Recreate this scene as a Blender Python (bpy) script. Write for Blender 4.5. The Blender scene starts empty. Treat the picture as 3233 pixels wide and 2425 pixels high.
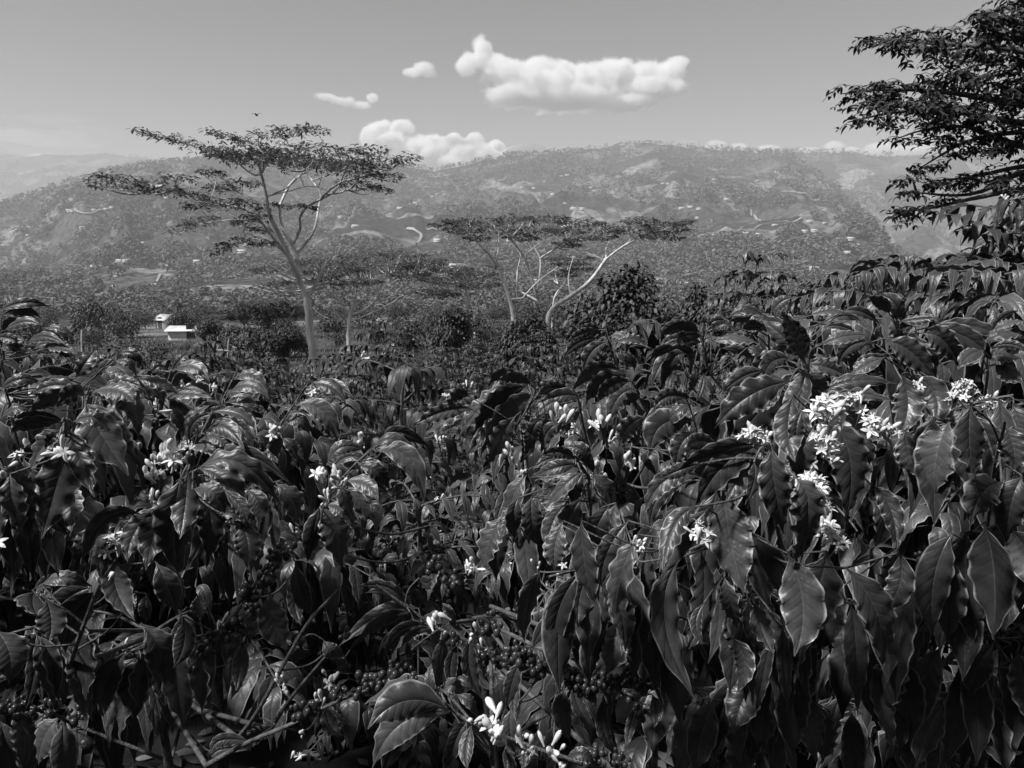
import bpy, math, random
import numpy as np
from mathutils import Vector

rng = np.random.default_rng(11)
random.seed(5)
scene = bpy.context.scene
COL = scene.collection
R = math.radians

# ------------------------------------------------------------------ camera
FPX = 731.0                      # focal length in pixels of a 1024 px wide frame
PITCH = math.atan(114.0 / FPX)   # the horizon sits 114 px above the middle
cam_d = bpy.data.cameras.new("camera")
cam = bpy.data.objects.new("camera", cam_d)
COL.objects.link(cam)
cam_d.sensor_width = 36.0
cam_d.lens = 36.0 * FPX / 1024.0
cam_d.clip_start = 0.05
cam_d.clip_end = 90000.0
cam.location = (0, 0, 0)
cam.rotation_euler = (math.pi / 2 - PITCH, 0, 0)
scene.camera = cam

# ------------------------------------------------------------------ light
SUN_DIR = Vector((-0.50, -0.30, 0.80)).normalized()      # towards the sun: high, on the left, a little behind us
SUN_EL = math.asin(SUN_DIR.z)
SUN_AZ = math.atan2(SUN_DIR.x, SUN_DIR.y)
world = bpy.data.worlds.new("World")
scene.world = world
world.use_nodes = True
wn, wl = world.node_tree.nodes, world.node_tree.links
wn.clear()
wsky = wn.new("ShaderNodeTexSky")
wsky.sky_type = 'NISHITA'
wsky.sun_disc = False
wsky.sun_elevation = SUN_EL
wsky.sun_rotation = SUN_AZ
wsky.air_density = 1.3
wsky.dust_density = 1.6
wsky.altitude = 1200
wsep = wn.new("ShaderNodeSeparateColor")                  # black and white film behind a deep orange filter
wma = wn.new("ShaderNodeMath"); wma.operation = 'MULTIPLY'; wma.inputs[1].default_value = 2.0
wmb = wn.new("ShaderNodeMath"); wmb.operation = 'MULTIPLY_ADD'; wmb.inputs[1].default_value = -0.95
wbg = wn.new("ShaderNodeBackground"); wbg.inputs[1].default_value = 0.082
wout = wn.new("ShaderNodeOutputWorld")
wl.new(wsky.outputs[0], wsep.inputs[0])
wl.new(wsep.outputs[0], wma.inputs[0])
wl.new(wsep.outputs[1], wmb.inputs[0])
wl.new(wma.outputs[0], wmb.inputs[2])
wmx = wn.new("ShaderNodeMath"); wmx.operation = 'MAXIMUM'; wmx.inputs[1].default_value = 0.15
wl.new(wmb.outputs[0], wmx.inputs[0]); wl.new(wmx.outputs[0], wbg.inputs[0])
wl.new(wbg.outputs[0], wout.inputs[0])

sun_d = bpy.data.lights.new("sun", 'SUN')
sun_d.energy = 3.8
sun_d.angle = R(6.0)
sun_d.color = (1, 1, 1)
sun = bpy.data.objects.new("sun", sun_d)
COL.objects.link(sun)
sun.rotation_euler = (-SUN_DIR).to_track_quat('-Z', 'Y').to_euler()

scene.view_settings.view_transform = 'Standard'
scene.view_settings.look = 'None'
scene.view_settings.exposure = 0.75
scene.view_settings.gamma = 1.0
scene.cycles.max_bounces = 12
scene.cycles.diffuse_bounces = 3
scene.cycles.glossy_bounces = 2
scene.cycles.transmission_bounces = 2
scene.cycles.volume_bounces = 10
scene.cycles.transparent_max_bounces = 8
scene.cycles.use_denoising = True

# ------------------------------------------------------------------ helpers
K = 1024.0 / 3233.0
CP, SP = math.cos(PITCH), math.sin(PITCH)
def ray(sx, sy):
    """world direction through a point of the 3233 x 2425 photograph, per metre forward"""
    a = (np.asarray(sx, float) * K - 512.0) / FPX
    b = (384.0 - np.asarray(sy, float) * K) / FPX
    y = CP + b * SP
    return a / y, (-SP + b * CP) / y
def P(sx, sy, D):
    u, s = ray(sx, sy)
    return np.stack([u * D, np.asarray(D, float) + 0 * u, s * D], -1)
def px2m(D):                     # metres per photograph pixel at forward distance D
    return K / FPX * D * 1.0
class Crop:
    def __init__(s, ox, oy, k): s.o = (ox, oy); s.k = k
    def __call__(s, x, y): return s.o[0] + np.asarray(x, float) * s.k, s.o[1] + np.asarray(y, float) * s.k
C1 = Crop(0, 300, 1400 / 2212); C2 = Crop(1100, 50, 1200 / 2212); C3 = Crop(2000, 0, 1233 / 2046)
C4 = Crop(0, 900, 1200 / 2212); C5 = Crop(1000, 900, 1200 / 2212); C6 = Crop(2033, 900, 1200 / 2212)
C7 = Crop(0, 1600, 1600 / 2212); C8 = Crop(1600, 1600, 1633 / 2212); CD = Crop(0, 0, 3233 / 2212)

def nrm(v): return v / np.maximum(np.linalg.norm(v, axis=-1, keepdims=True), 1e-9)
def U(a, b, n=None): return rng.uniform(a, b, n)
UPZ = np.array([0, 0, 1.0])

class MB:
    """collects quads and builds them as one mesh object"""
    def __init__(s): s.v = []; s.f = []; s.uv = []; s.r = []; s.n = 0
    def add(s, v, f, uv=None, r=None):
        v = np.asarray(v, np.float64).reshape(-1, 3)
        s.v.append(v); s.f.append(np.asarray(f, np.int64).reshape(-1, 4) + s.n)
        s.uv.append(np.zeros((len(v), 2)) if uv is None else np.asarray(uv).reshape(-1, 2))
        s.r.append(np.full(len(v), rng.random()) if r is None else np.broadcast_to(np.asarray(r, float).reshape(-1), (len(v),)))
        s.n += len(v)
    def mesh(s, name, mat, origin=None, smooth=True):
        v = np.concatenate(s.v); f = np.concatenate(s.f); uv = np.concatenate(s.uv); r = np.concatenate(s.r)
        if origin is not None: v = v - np.asarray(origin)
        me = bpy.data.meshes.new(name)
        me.vertices.add(len(v)); me.vertices.foreach_set("co", v.astype(np.float32).ravel())
        me.loops.add(f.size); me.loops.foreach_set("vertex_index", f.astype(np.int32).ravel())
        me.polygons.add(len(f)); me.polygons.foreach_set("loop_start", np.arange(0, f.size, 4, dtype=np.int32))
        if smooth: me.polygons.foreach_set("use_smooth", np.ones(len(f), bool))
        me.update(calc_edges=True)
        ul = me.uv_layers.new(name="uv"); ul.data.foreach_set("uv", uv[f.ravel()].astype(np.float32).ravel())
        at = me.attributes.new("rnd", 'FLOAT', 'POINT'); at.data.foreach_set("value", r.astype(np.float32))
        if mat: me.materials.append(mat)
        return me
    def build(s, name, mat, parent=None, origin=(0, 0, 0), smooth=True):
        o = bpy.data.objects.new(name, s.mesh(name, mat, origin, smooth))
        COL.objects.link(o)
        if parent is not None: o.parent = parent
        else: o.location = origin
        return o

def tag(o, label=None, cat=None, group=None, kind=None):
    if label: o["label"] = label
    if cat: o["category"] = cat
    if group: o["group"] = group
    if kind: o["kind"] = kind
    return o
def empty(name, loc, label=None, cat=None, group=None):
    o = bpy.data.objects.new(name, None); COL.objects.link(o)
    o.empty_display_size = 0.2
    o.location = [float(c) for c in loc]
    return tag(o, label, cat, group)
def dup(root, loc, rz=0.0, sc=1.0, label=None, group=None, keep=None):
    c = root.copy(); COL.objects.link(c)
    c.location = [float(a) for a in loc]; c.rotation_euler = (0, 0, rz)
    c.scale = (sc, sc, sc) if np.isscalar(sc) else tuple(sc)
    if label: c["label"] = label
    if group: c["group"] = group
    for ch in list(root.children):
        if keep and not keep(ch): continue
        d = ch.copy(); COL.objects.link(d); d.parent = c
        for g in list(ch.children):
            e = g.copy(); COL.objects.link(e); e.parent = d
    return c

def tube(mb, pts, r, sides=6, wob=0.0):
    pts = np.asarray(pts, float); n = len(pts)
    r = np.broadcast_to(np.asarray(r, float), (n,)) if np.ndim(r) else np.full(n, r)
    T = np.gradient(pts, axis=0); T = nrm(T)
    ref = np.array([0.31, 0.2, 0.93]) if abs(T[:, 2].mean()) < 0.8 else np.array([1.0, 0.1, 0.0])
    A = nrm(np.cross(T, ref)); B = np.cross(T, A)
    th = np.linspace(0, 2 * np.pi, sides, endpoint=False)
    rr = r[:, None] * (1 + wob * (rng.random((n, sides)) - .5))
    v = pts[:, None] + A[:, None] * (np.cos(th)[None, :, None] * rr[..., None]) + B[:, None] * (np.sin(th)[None, :, None] * rr[..., None])
    i = np.arange(n - 1)[:, None] * sides; j = np.arange(sides)[None]
    jn = (j + 1) % sides
    f = np.stack([i + j, i + jn, i + sides + jn, i + sides + j], -1).reshape(-1, 4)
    uv = np.stack(np.broadcast_arrays(np.linspace(0, 1, sides)[None], np.linspace(0, 1, n)[:, None]), -1)
    mb.add(v, f, uv)
def smooth_path(pts, n=12):
    pts = np.asarray(pts, float)
    if len(pts) == 2: return pts[0] + (pts[1] - pts[0]) * np.linspace(0, 1, n)[:, None]
    d = np.r_[0, np.cumsum(np.linalg.norm(np.diff(pts, axis=0), axis=1))]
    m = np.gradient(pts, d, axis=0)
    t = np.linspace(0, d[-1], n); k = np.clip(np.searchsorted(d, t) - 1, 0, len(d) - 2)
    h = (d[k + 1] - d[k]); x = ((t - d[k]) / h)[:, None]; h = h[:, None]
    return ((2*x**3 - 3*x**2 + 1) * pts[k] + (x**3 - 2*x**2 + x) * h * m[k] + (-2*x**3 + 3*x**2) * pts[k+1] + (x**3 - x**2) * h * m[k+1])

def _ball(n=2):
    g = np.linspace(-1, 1, n + 1); V = []; Fs = []; b = 0
    for ax in range(3):
        for sg in (-1, 1):
            a, c = np.meshgrid(g, g, indexing='ij'); o = np.full_like(a, sg)
            p = [None] * 3; p[ax] = o; p[(ax + 1) % 3] = a if sg > 0 else c; p[(ax + 2) % 3] = c if sg > 0 else a
            V.append(np.stack(p, -1).reshape(-1, 3))
            i, j = np.meshgrid(np.arange(n), np.arange(n), indexing='ij')
            q = i * (n + 1) + j
            Fs.append((np.stack([q, q + n + 1, q + n + 2, q + 1], -1).reshape(-1, 4)) + b); b += (n + 1) ** 2
    V = nrm(np.concatenate(V)); Fs = np.concatenate(Fs)
    key = np.round(V, 5); _, first, inv = np.unique(key, axis=0, return_index=True, return_inverse=True)
    return V[first], inv.reshape(-1)[Fs]
BALLS = {n: _ball(n) for n in (2, 3, 4, 6)}
def ball(mb, c, rad, n=2):
    v, f = BALLS[n]; mb.add(v * np.asarray(rad) + np.asarray(c), f)

WS = np.array([0, .05, .12, .22, .36, .5, .65, .78, .87, .94, 1.0])
WW = np.array([.05, .07, .34, .72, .97, 1, .90, .62, .30, .12, .02])
def leaves(mb, P0, C, P1, S, W, n=8, m=4, wave=.1, freq=4.0, fold=.25, curl=.25, twist=0.0, prof=None):
    """a batch of leaf blades: bent midrib P0-C-P1, blade spread along S, wavy margins"""
    P0, C, P1, S = [np.asarray(a, float).reshape(-1, 3) for a in (P0, C, P1, S)]
    k = len(P0); bc = lambda a: np.broadcast_to(np.asarray(a, float), (k,))
    W, wave, freq, fold, curl, twist = map(bc, (W, wave, freq, fold, curl, twist))
    s = np.linspace(0, 1, n + 1); s_ = s[None, :, None]
    mid = (1 - s_)**2 * P0[:, None] + 2 * s_ * (1 - s_) * C[:, None] + s_**2 * P1[:, None]
    T = nrm(2 * (1 - s_) * (C - P0)[:, None] + 2 * s_ * (P1 - C)[:, None])
    Sv = nrm(S[:, None] - T * (T * S[:, None]).sum(-1, keepdims=True))
    N = np.cross(Sv, T)
    tw = (twist[:, None] * s[None])[..., None]
    Sv, N = Sv * np.cos(tw) + N * np.sin(tw), N * np.cos(tw) - Sv * np.sin(tw)
    hw = W[:, None] * .5 * np.interp(s, *(prof or (WS, WW)))[None]
    hw = hw * (1 + .55 * wave[:, None] * np.sin(6.283 * (freq[:, None] + .4) * s[None] + rng.uniform(0, 6.28, (k, 1))))
    t = np.linspace(-1, 1, m + 1); at = np.abs(t)
    ph = rng.uniform(0, 6.28, (k, 2)); side = (t > 0).astype(int)
    env = np.interp(s, [0, .15, .3, .8, .95, 1], [0, .3, 1, 1, .5, 0])
    wv = wave[:, None, None] * W[:, None, None] * (at**4)[None, None] * env[None, :, None] * np.sin(6.283 * freq[:, None, None] * s[None, :, None] + ph[:, side][:, None, :])
    off = hw[..., None] * (at * np.sin(fold[:, None, None]) - curl[:, None, None] * at**2) + wv
    v = mid[:, :, None] + Sv[:, :, None] * (hw[..., None] * t * np.cos(fold[:, None, None]))[..., None] + N[:, :, None] * off[..., None]
    i, j = np.meshgrid(np.arange(n), np.arange(m), indexing='ij'); q = i * (m + 1) + j
    f1 = np.stack([q, q + 1, q + m + 2, q + m + 1], -1).reshape(-1, 4)
    nv = (n + 1) * (m + 1)
    f = (f1[None] + (np.arange(k) * nv)[:, None, None]).reshape(-1, 4)
    uv = np.stack(np.broadcast_arrays((t[None] + 1) / 2, s[:, None]), -1).reshape(1, nv, 2)
    mb.add(v, f, np.broadcast_to(uv, (k, nv, 2)), np.repeat(rng.random(k), nv))

# numpy gradient-free value noise
_tab = rng.random(65536)
def vnoise(x, y):
    xi = np.floor(x).astype(np.int64); yi = np.floor(y).astype(np.int64); fx = x - xi; fy = y - yi
    fx = fx*fx*fx*(fx*(fx*6-15)+10); fy = fy*fy*fy*(fy*(fy*6-15)+10)
    h = lambda a, b: _tab[((a * 73856093) ^ (b * 19349663)) & 65535]
    return ((h(xi, yi)*(1-fx) + h(xi+1, yi)*fx)*(1-fy) + (h(xi, yi+1)*(1-fx) + h(xi+1, yi+1)*fx)*fy) * 2 - 1
def fbm(x, y, o=4, g=.5):
    a = 1.0; t = 0
    for k in range(o):
        t = t + a * vnoise(x * 2**k + 17.3*k, y * 2**k - 9.1*k); a *= g
    return t

# ------------------------------------------------------------------ materials
def new_mat(name):
    m = bpy.data.materials.new(name); m.use_nodes = True
    nt = m.node_tree; b = nt.nodes["Principled BSDF"]
    return m, nt, nt.nodes, nt.links, b
def grey(v): return (v, v, v, 1)
def ramp(nodes, stops):
    r = nodes.new("ShaderNodeValToRGB"); e = r.color_ramp.elements
    while len(e) < len(stops): e.new(.5)
    for k, (p, v) in enumerate(stops): e[k].position = p; e[k].color = grey(v)
    return r
def noisy_mat(name, lo, hi, scale=6.0, rough=.8, spec=.3, bump=.0, bscale=None, detail=5, coord='Object', stretch=None):
    m, nt, ns, lk, b = new_mat(name)
    tc = ns.new("ShaderNodeTexCoord"); mp = ns.new("ShaderNodeMapping"); lk.new(tc.outputs[coord], mp.inputs[0])
    if stretch: mp.inputs['Scale'].default_value = stretch
    nz = ns.new("ShaderNodeTexNoise"); nz.inputs['Scale'].default_value = scale; nz.inputs['Detail'].default_value = detail
    lk.new(mp.outputs[0], nz.inputs['Vector'])
    r = ramp(ns, [(.32, lo), (.68, hi)]); lk.new(nz.outputs[0], r.inputs[0]); lk.new(r.outputs[0], b.inputs['Base Color'])
    b.inputs['Roughness'].default_value = rough; b.inputs['Specular IOR Level'].default_value = spec
    if bump:
        bn = ns.new("ShaderNodeBump"); bn.inputs['Strength'].default_value = bump; bn.inputs['Distance'].default_value = .02
        n2 = ns.new("ShaderNodeTexNoise"); n2.inputs['Scale'].default_value = bscale or scale * 4; n2.inputs['Detail'].default_value = 6
        lk.new(mp.outputs[0], n2.inputs['Vector']); lk.new(n2.outputs[0], bn.inputs['Height']); lk.new(bn.outputs[0], b.inputs['Normal'])
    return m
def leaf_mat(name, lo, hi, rough=.38, spec=.5, edge_light=None, veins=True, trans=.0):
    m, nt, ns, lk, b = new_mat(name)
    def M(op, a, c=None, d=None):
        n = ns.new("ShaderNodeMath"); n.operation = op
        for i, q in enumerate((a, c, d)):
            if q is None: continue
            if isinstance(q, (int, float)): n.inputs[i].default_value = q
            else: lk.new(q, n.inputs[i])
        return n.outputs[0]
    at = ns.new("ShaderNodeAttribute"); at.attribute_name = "rnd"
    base = M('MULTIPLY_ADD', at.outputs['Fac'], hi - lo, lo)
    tc = ns.new("ShaderNodeTexCoord")
    nz = ns.new("ShaderNodeTexNoise"); nz.inputs['Scale'].default_value = 45; nz.inputs['Detail'].default_value = 4
    lk.new(tc.outputs['Object'], nz.inputs['Vector'])
    base = M('MULTIPLY', base, M('MULTIPLY_ADD', nz.outputs[0], .7, .65))
    if veins:
        uv = ns.new("ShaderNodeUVMap"); sx = ns.new("ShaderNodeSeparateXYZ"); lk.new(uv.outputs[0], sx.inputs[0])
        a = M('ABSOLUTE', M('MULTIPLY_ADD', sx.outputs[0], 2.0, -1.0))
        rib = M('LESS_THAN', a, .035)
        if edge_light:
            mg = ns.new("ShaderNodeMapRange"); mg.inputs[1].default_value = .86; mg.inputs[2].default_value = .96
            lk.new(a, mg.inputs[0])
            base = M('ADD', base, M('MULTIPLY', mg.outputs[0], edge_light))  # bright rim of edges catching light, painted into the leaf colour
        base = M('ADD', base, M('MULTIPLY', rib, .03))
        vr = ns.new("ShaderNodeTexVoronoi"); vr.inputs['Scale'].default_value = 130; lk.new(tc.outputs['Object'], vr.inputs['Vector'])      # rust spots and dust
        nb = ns.new("ShaderNodeTexNoise"); nb.inputs['Scale'].default_value = 9; nb.inputs['Detail'].default_value = 5; lk.new(tc.outputs['Object'], nb.inputs['Vector'])
        pm = ns.new("ShaderNodeMapRange"); pm.inputs[1].default_value = .52; pm.inputs[2].default_value = .72; lk.new(nb.outputs[0], pm.inputs[0])
        base = M('ADD', base, M('MULTIPLY', M('LESS_THAN', vr.outputs['Distance'], .26), M('MULTIPLY', pm.outputs[0], .07)))
        base = M('ADD', base, M('MULTIPLY', pm.outputs[0], .025))
        w = M('SINE', M('MULTIPLY', M('MULTIPLY_ADD', a, -.16, sx.outputs[1]), 6.283 * 9))
        h = M('ADD', M('MULTIPLY', M('POWER', M('MULTIPLY_ADD', w, .5, .5), 3.0), -.22), M('MULTIPLY', M('POWER', M('SUBTRACT', 1.0, a), 8.0), -1.2))
        h = M('ADD', h, M('MULTIPLY', nz.outputs[0], .9))
        bn = ns.new("ShaderNodeBump"); bn.inputs['Strength'].default_value = .5; bn.inputs['Distance'].default_value = .0032
        lk.new(h, bn.inputs['Height']); lk.new(bn.outputs[0], b.inputs['Normal'])
        rg = M('MULTIPLY_ADD', nz.outputs[0], .3, rough - .14); lk.new(rg, b.inputs['Roughness'])
    else:
        b.inputs['Roughness'].default_value = rough
    cc = ns.new("ShaderNodeCombineColor")
    for i in range(3): lk.new(base, cc.inputs[i])
    lk.new(cc.outputs[0], b.inputs['Base Color'])
    b.inputs['Specular IOR Level'].default_value = spec
    if trans:
        tr = ns.new("ShaderNodeBsdfTranslucent"); lk.new(cc.outputs[0], tr.inputs[0])
        mx = ns.new("ShaderNodeMixShader"); mx.inputs[0].default_value = trans
        lk.new(b.outputs[0], mx.inputs[1]); lk.new(tr.outputs[0], mx.inputs[2])
        lk.new(mx.outputs[0], ns["Material Output"].inputs[0])
    return m
M_LEAF = leaf_mat("coffee_leaf", .024, .07, rough=.41, spec=.5, edge_light=.19)
M_LEAF_MID = leaf_mat("coffee_leaf_distant", .022, .055, rough=.48, spec=.38, edge_light=.05)
M_TREELEAF = leaf_mat("tree_leaflet", .02, .05, rough=.55, spec=.3, veins=False)
M_FEATHER = leaf_mat("feathery_foliage", .06, .13, rough=.6, spec=.2, veins=False, trans=.35)
M_BUSH = leaf_mat("bush_foliage", .04, .11, rough=.55, spec=.25, veins=False)
M_HILLTREE = leaf_mat("hill_foliage", .03, .2, rough=.8, spec=.1, veins=False)
M_TWIG = noisy_mat("twig_bark", .055, .16, 60, .75, .3, .4, 160)
M_BARK = noisy_mat("pale_bark", .42, .78, 1.6, .85, .2, .9, 9, stretch=(3, 3, .6))
M_BARK_DARK = noisy_mat("grey_bark", .08, .2, 2.0, .85, .2, .5, 12, stretch=(3, 3, .6))
M_PETAL = noisy_mat("white_petal", .6, .75, 30, .55, .3)
M_BERRY = noisy_mat("coffee_berry", .025, .06, 25, .28, .5)
M_WALL = noisy_mat("whitewash", .5, .68, 1.5, .8, .2)
M_ROOF = noisy_mat("zinc_roof", .45, .7, 1.2, .45, .4)
M_DARKWOOD = noisy_mat("dark_opening", .03, .05, 2, .8, .2)
M_POST = noisy_mat("weathered_post", .25, .42, 8, .85, .2, .4)
M_LITTER = leaf_mat("fallen_leaf", .05, .16, rough=.7, spec=.2, veins=False)
M_GRASS = leaf_mat("dry_grass", .12, .26, rough=.8, spec=.1, veins=False)
M_ROAD = noisy_mat("dirt_road", .22, .34, .05, .9, .1)

# ------------------------------------------------------------------ terrain
def sky_tab(pts):
    x = np.array([p[0] for p in pts], float); y = np.array([p[1] for p in pts], float)
    sx, sy = CD(x, y); return ray(sx, sy)
# skylines as (x, y) of a 2212 px wide photograph -> tangent of azimuth, slope
U1, S1 = sky_tab([(-700,560),(-300,500),(0,445),(100,408),(250,374),(350,352),(440,340),(520,345),(650,352),(800,356),(870,362),(940,368),(1000,358),(1050,345),(1120,335),(1200,329),(1290,322),(1340,311),(1390,308),(1450,314),(1520,319),(1620,323),(1700,335),(1750,370),(1800,400),(1860,455),(1920,530),(1970,600),(2060,650),(2300,680),(2900,690)])
R1 = np.interp(CD(np.array([-700,0,440,940,1390,1620,1700,1800,1900,1970,2300]), 0)[0], CD(np.array([0,2212.]),0)[0], [0,2212.])
R1u = ray(CD(np.array([-700,0,440,940,1390,1620,1700,1800,1900,1970,2300,2900.]), 500)[0], 600)[0]
R1v = np.array([1700,1800,2200,2500,2700,2550,2300,1900,1450,1200,900,900.])
U2, S2 = sky_tab([(-900,350),(-300,335),(0,331),(60,337),(110,331),(170,336),(235,331),(300,338),(370,347),(600,380),(1000,420),(1500,360),(1640,326),(1700,321),(1760,326),(1850,331),(1930,336),(2000,334),(2080,328),(2150,322),(2212,318),(2500,300),(3200,320)])
R2u = ray(CD(np.array([0,600,1500,1700,2212,3200.]), 500)[0], 600)[0]
R2v = np.array([5200,4600,3600,3100,3300,3400.])
BD = np.array([0,1,3,6,10,20,32,60,100,150,300,600.])
BZ = np.array([-1.72,-1.8,-2.1,-2.5,-3.0,-3.9,-4.8,-6.7,-8.8,-10.8,-16,-15.])
def sstep(a, b, x): t = np.clip((x - a) / (b - a), 0, 1); return t * t * (3 - 2 * t)
def height(x, y):
    x, y = np.broadcast_arrays(np.asarray(x, float), np.asarray(y, float))
    r = np.hypot(x, y) + 1e-6; az = np.arctan2(x, y); azc = np.clip(az, -R(58), R(58))
    u = np.tan(azc); D = r * np.cos(azc)
    z = np.interp(np.log(D + 2), np.log(BD + 2), BZ) - np.maximum(0, D - 600) * .08
    z = z + (np.clip(u - .1, 0, .7) * sstep(.1, .45, u)) * np.minimum(D, 14) * .32 - np.clip(-u - .1, 0, .6) * np.clip(D - 20, 0, 250) * .02
    z = z + fbm(x / 7, y / 7, 3) * .10 * sstep(1.5, 6, r) + fbm(x / 60 + 3, y / 60, 3) * 1.2 * sstep(25, 120, r)
    def layer(Uu, Ss, Ru, Rv, p, seed, amp):
        sk = np.interp(u, Uu, Ss); rd = np.interp(u, Ru, Rv)
        t = (D - 600) / (rd - 600); tc = np.clip(t, 0, 1)
        sl = -.025 + (sk + .025) * tc ** p
        lat = u * 2000
        n = 1 - 2 * np.abs(fbm(lat / 400 + seed, D / 1400 + seed, 5, .5)) + .6 * fbm(x / 260 + seed, y / 260, 4, .55)
        zz = D * sl + (n - .35) * amp * sstep(0, .55, t) * (1 - .93 * tc ** 3)
        zz = zz + fbm(x / 70, y / 70, 3) * 5 * sstep(0, .1, t)
        return np.where(t <= 0, -1e4, np.where(t <= 1, zz, rd * sk - (D - rd) * .42 + fbm(x / 120, y / 120, 3) * 8))
    z1 = layer(U1, S1, R1u, R1v, .80, 3.3, 58.0)
    z2 = layer(U2, S2, R2u, R2v, 1.5, 9.1, 90.0)
    far = np.maximum(z1, z2)
    zf = np.where(D > 600, np.maximum(far, z), z)
    back = sstep(R(75), R(130), np.abs(az))
    zb = -1.72 + np.minimum(r, 90) * .60 + np.clip(r - 90, 0, 1200) * .12  # unseen slope behind the camera, steepened to block low light from the back
    return zf * (1 - back) + zb * back
def hit(sx, sy, d0=60.0, d1=5500.0):
    """first terrain point seen through a point of the photograph"""
    D = np.geomspace(d0, d1, 900); p = P(sx, sy, D); h = height(p[:, 0], p[:, 1])
    k = np.argmax(p[:, 2] < h)
    return (p[k] if p[k, 2] < h[k] else None)

az = np.unique(np.concatenate([np.linspace(-R(44), R(44), 620), np.linspace(-np.pi, np.pi, 150)[:-1]]))
rr = np.concatenate([np.geomspace(.25, 600, 150), np.geomspace(615, 6300, 330)])
X = np.sin(az)[None] * rr[:, None]; Y = np.cos(az)[None] * rr[:, None]
gv = np.stack([X, Y, height(X, Y)], -1)
nr, na = len(rr), len(az)
i, j = np.meshgrid(np.arange(nr - 1), np.arange(na), indexing='ij'); jn = (j + 1) % na
gm = MB(); gm.add(gv, np.stack([i*na + j, (i+1)*na + j, (i+1)*na + jn, i*na + jn], -1).reshape(-1, 4)[:, ::-1])

m, nt, ns, lk, b = new_mat("hillside_ground")
def N_(t, **kw):
    n = ns.new(t)
    for k_, v_ in kw.items(): n.inputs[k_].default_value = v_
    return n
tc = ns.new("ShaderNodeTexCoord")
wn_ = N_("ShaderNodeTexNoise", Scale=.012, Detail=5.0); lk.new(tc.outputs['Object'], wn_.inputs['Vector'])
mixv = ns.new("ShaderNodeVectorMath"); mixv.operation = 'MULTIPLY_ADD'; mixv.inputs[1].default_value = (70, 70, 70)
lk.new(wn_.outputs['Color'], mixv.inputs[0]); lk.new(tc.outputs['Object'], mixv.inputs[2])
vo = N_("ShaderNodeTexVoronoi", Scale=.011); lk.new(mixv.outputs[0], vo.inputs['Vector'])
sepc = ns.new("ShaderNodeSeparateColor"); lk.new(vo.outputs['Color'], sepc.inputs[0])
fr = ramp(ns, [(0, .035), (.4, .06), (.66, .10), (.85, .16), (1, .22)]); lk.new(sepc.outputs[0], fr.inputs[0])
n3 = N_("ShaderNodeTexNoise", Scale=.09, Detail=8.0); lk.new(tc.outputs['Object'], n3.inputs['Vector'])
fr2 = ramp(ns, [(.35, .35), (.62, 1.4)]); lk.new(n3.outputs[0], fr2.inputs[0])
mu = ns.new("ShaderNodeMix"); mu.data_type = 'RGBA'; mu.blend_type = 'MULTIPLY'; mu.inputs[0].default_value = 1
lk.new(fr.outputs[0], mu.inputs[6]); lk.new(fr2.outputs[0], mu.inputs[7])
n4 = N_("ShaderNodeTexNoise", Scale=3.0, Detail=8.0); lk.new(tc.outputs['Object'], n4.inputs['Vector'])
fr3 = ramp(ns, [(.35, .6), (.65, 1.3)]); lk.new(n4.outputs[0], fr3.inputs[0])
mu2 = ns.new("ShaderNodeMix"); mu2.data_type = 'RGBA'; mu2.blend_type = 'MULTIPLY'; mu2.inputs[0].default_value = 1
lk.new(mu.outputs[2], mu2.inputs[6]); lk.new(fr3.outputs[0], mu2.inputs[7]); 
# dark near soil painted blacker as deep shade, dry grass and fields farther out
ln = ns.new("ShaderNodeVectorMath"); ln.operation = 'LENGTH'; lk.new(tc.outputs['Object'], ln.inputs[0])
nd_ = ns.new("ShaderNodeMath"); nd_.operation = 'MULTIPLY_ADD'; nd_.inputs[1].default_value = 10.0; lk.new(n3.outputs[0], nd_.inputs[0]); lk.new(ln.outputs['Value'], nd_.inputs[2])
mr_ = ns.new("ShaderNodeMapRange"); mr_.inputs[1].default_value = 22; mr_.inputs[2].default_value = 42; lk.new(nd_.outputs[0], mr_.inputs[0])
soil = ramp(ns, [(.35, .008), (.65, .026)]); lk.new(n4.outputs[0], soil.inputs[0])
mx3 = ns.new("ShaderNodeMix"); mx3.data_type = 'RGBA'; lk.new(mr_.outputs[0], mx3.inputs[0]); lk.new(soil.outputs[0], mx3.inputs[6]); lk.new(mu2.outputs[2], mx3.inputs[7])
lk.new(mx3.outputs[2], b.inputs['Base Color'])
b.inputs['Roughness'].default_value = 1.0; b.inputs['Specular IOR Level'].default_value = 0.05
M_GROUND = m
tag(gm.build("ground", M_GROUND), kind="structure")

# ------------------------------------------------------------------ haze
HAZE_DENSITY = 2.2e-4
hz = MB(); v, f = BALLS[2]
hx, hy0, hy1, hz0, hz1 = 6600, -6600, 6600, float(gv[..., 2].min()) - 1, max(float(gv[..., 2].max()), 60) + 25
cv = np.array([[sx_*hx, (hy0, hy1)[a], (hz0, hz1)[c]] for sx_ in (-1, 1) for a in (0, 1) for c in (0, 1)])
hz.add(cv, [[0,1,3,2],[4,6,7,5],[0,4,5,1],[2,3,7,6],[0,2,6,4],[1,5,7,3]])
m = bpy.data.materials.new("haze"); m.use_nodes = True; m.node_tree.nodes.clear()
pv = m.node_tree.nodes.new("ShaderNodeVolumePrincipled"); mo = m.node_tree.nodes.new("ShaderNodeOutputMaterial")
pv.inputs['Color'].default_value = grey(.9); pv.inputs['Density'].default_value = HAZE_DENSITY; pv.inputs['Anisotropy'].default_value = 0.0
m.node_tree.links.new(pv.outputs[0], mo.inputs['Volume'])
tag(hz.build("haze", m, smooth=False), kind="stuff")

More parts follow.
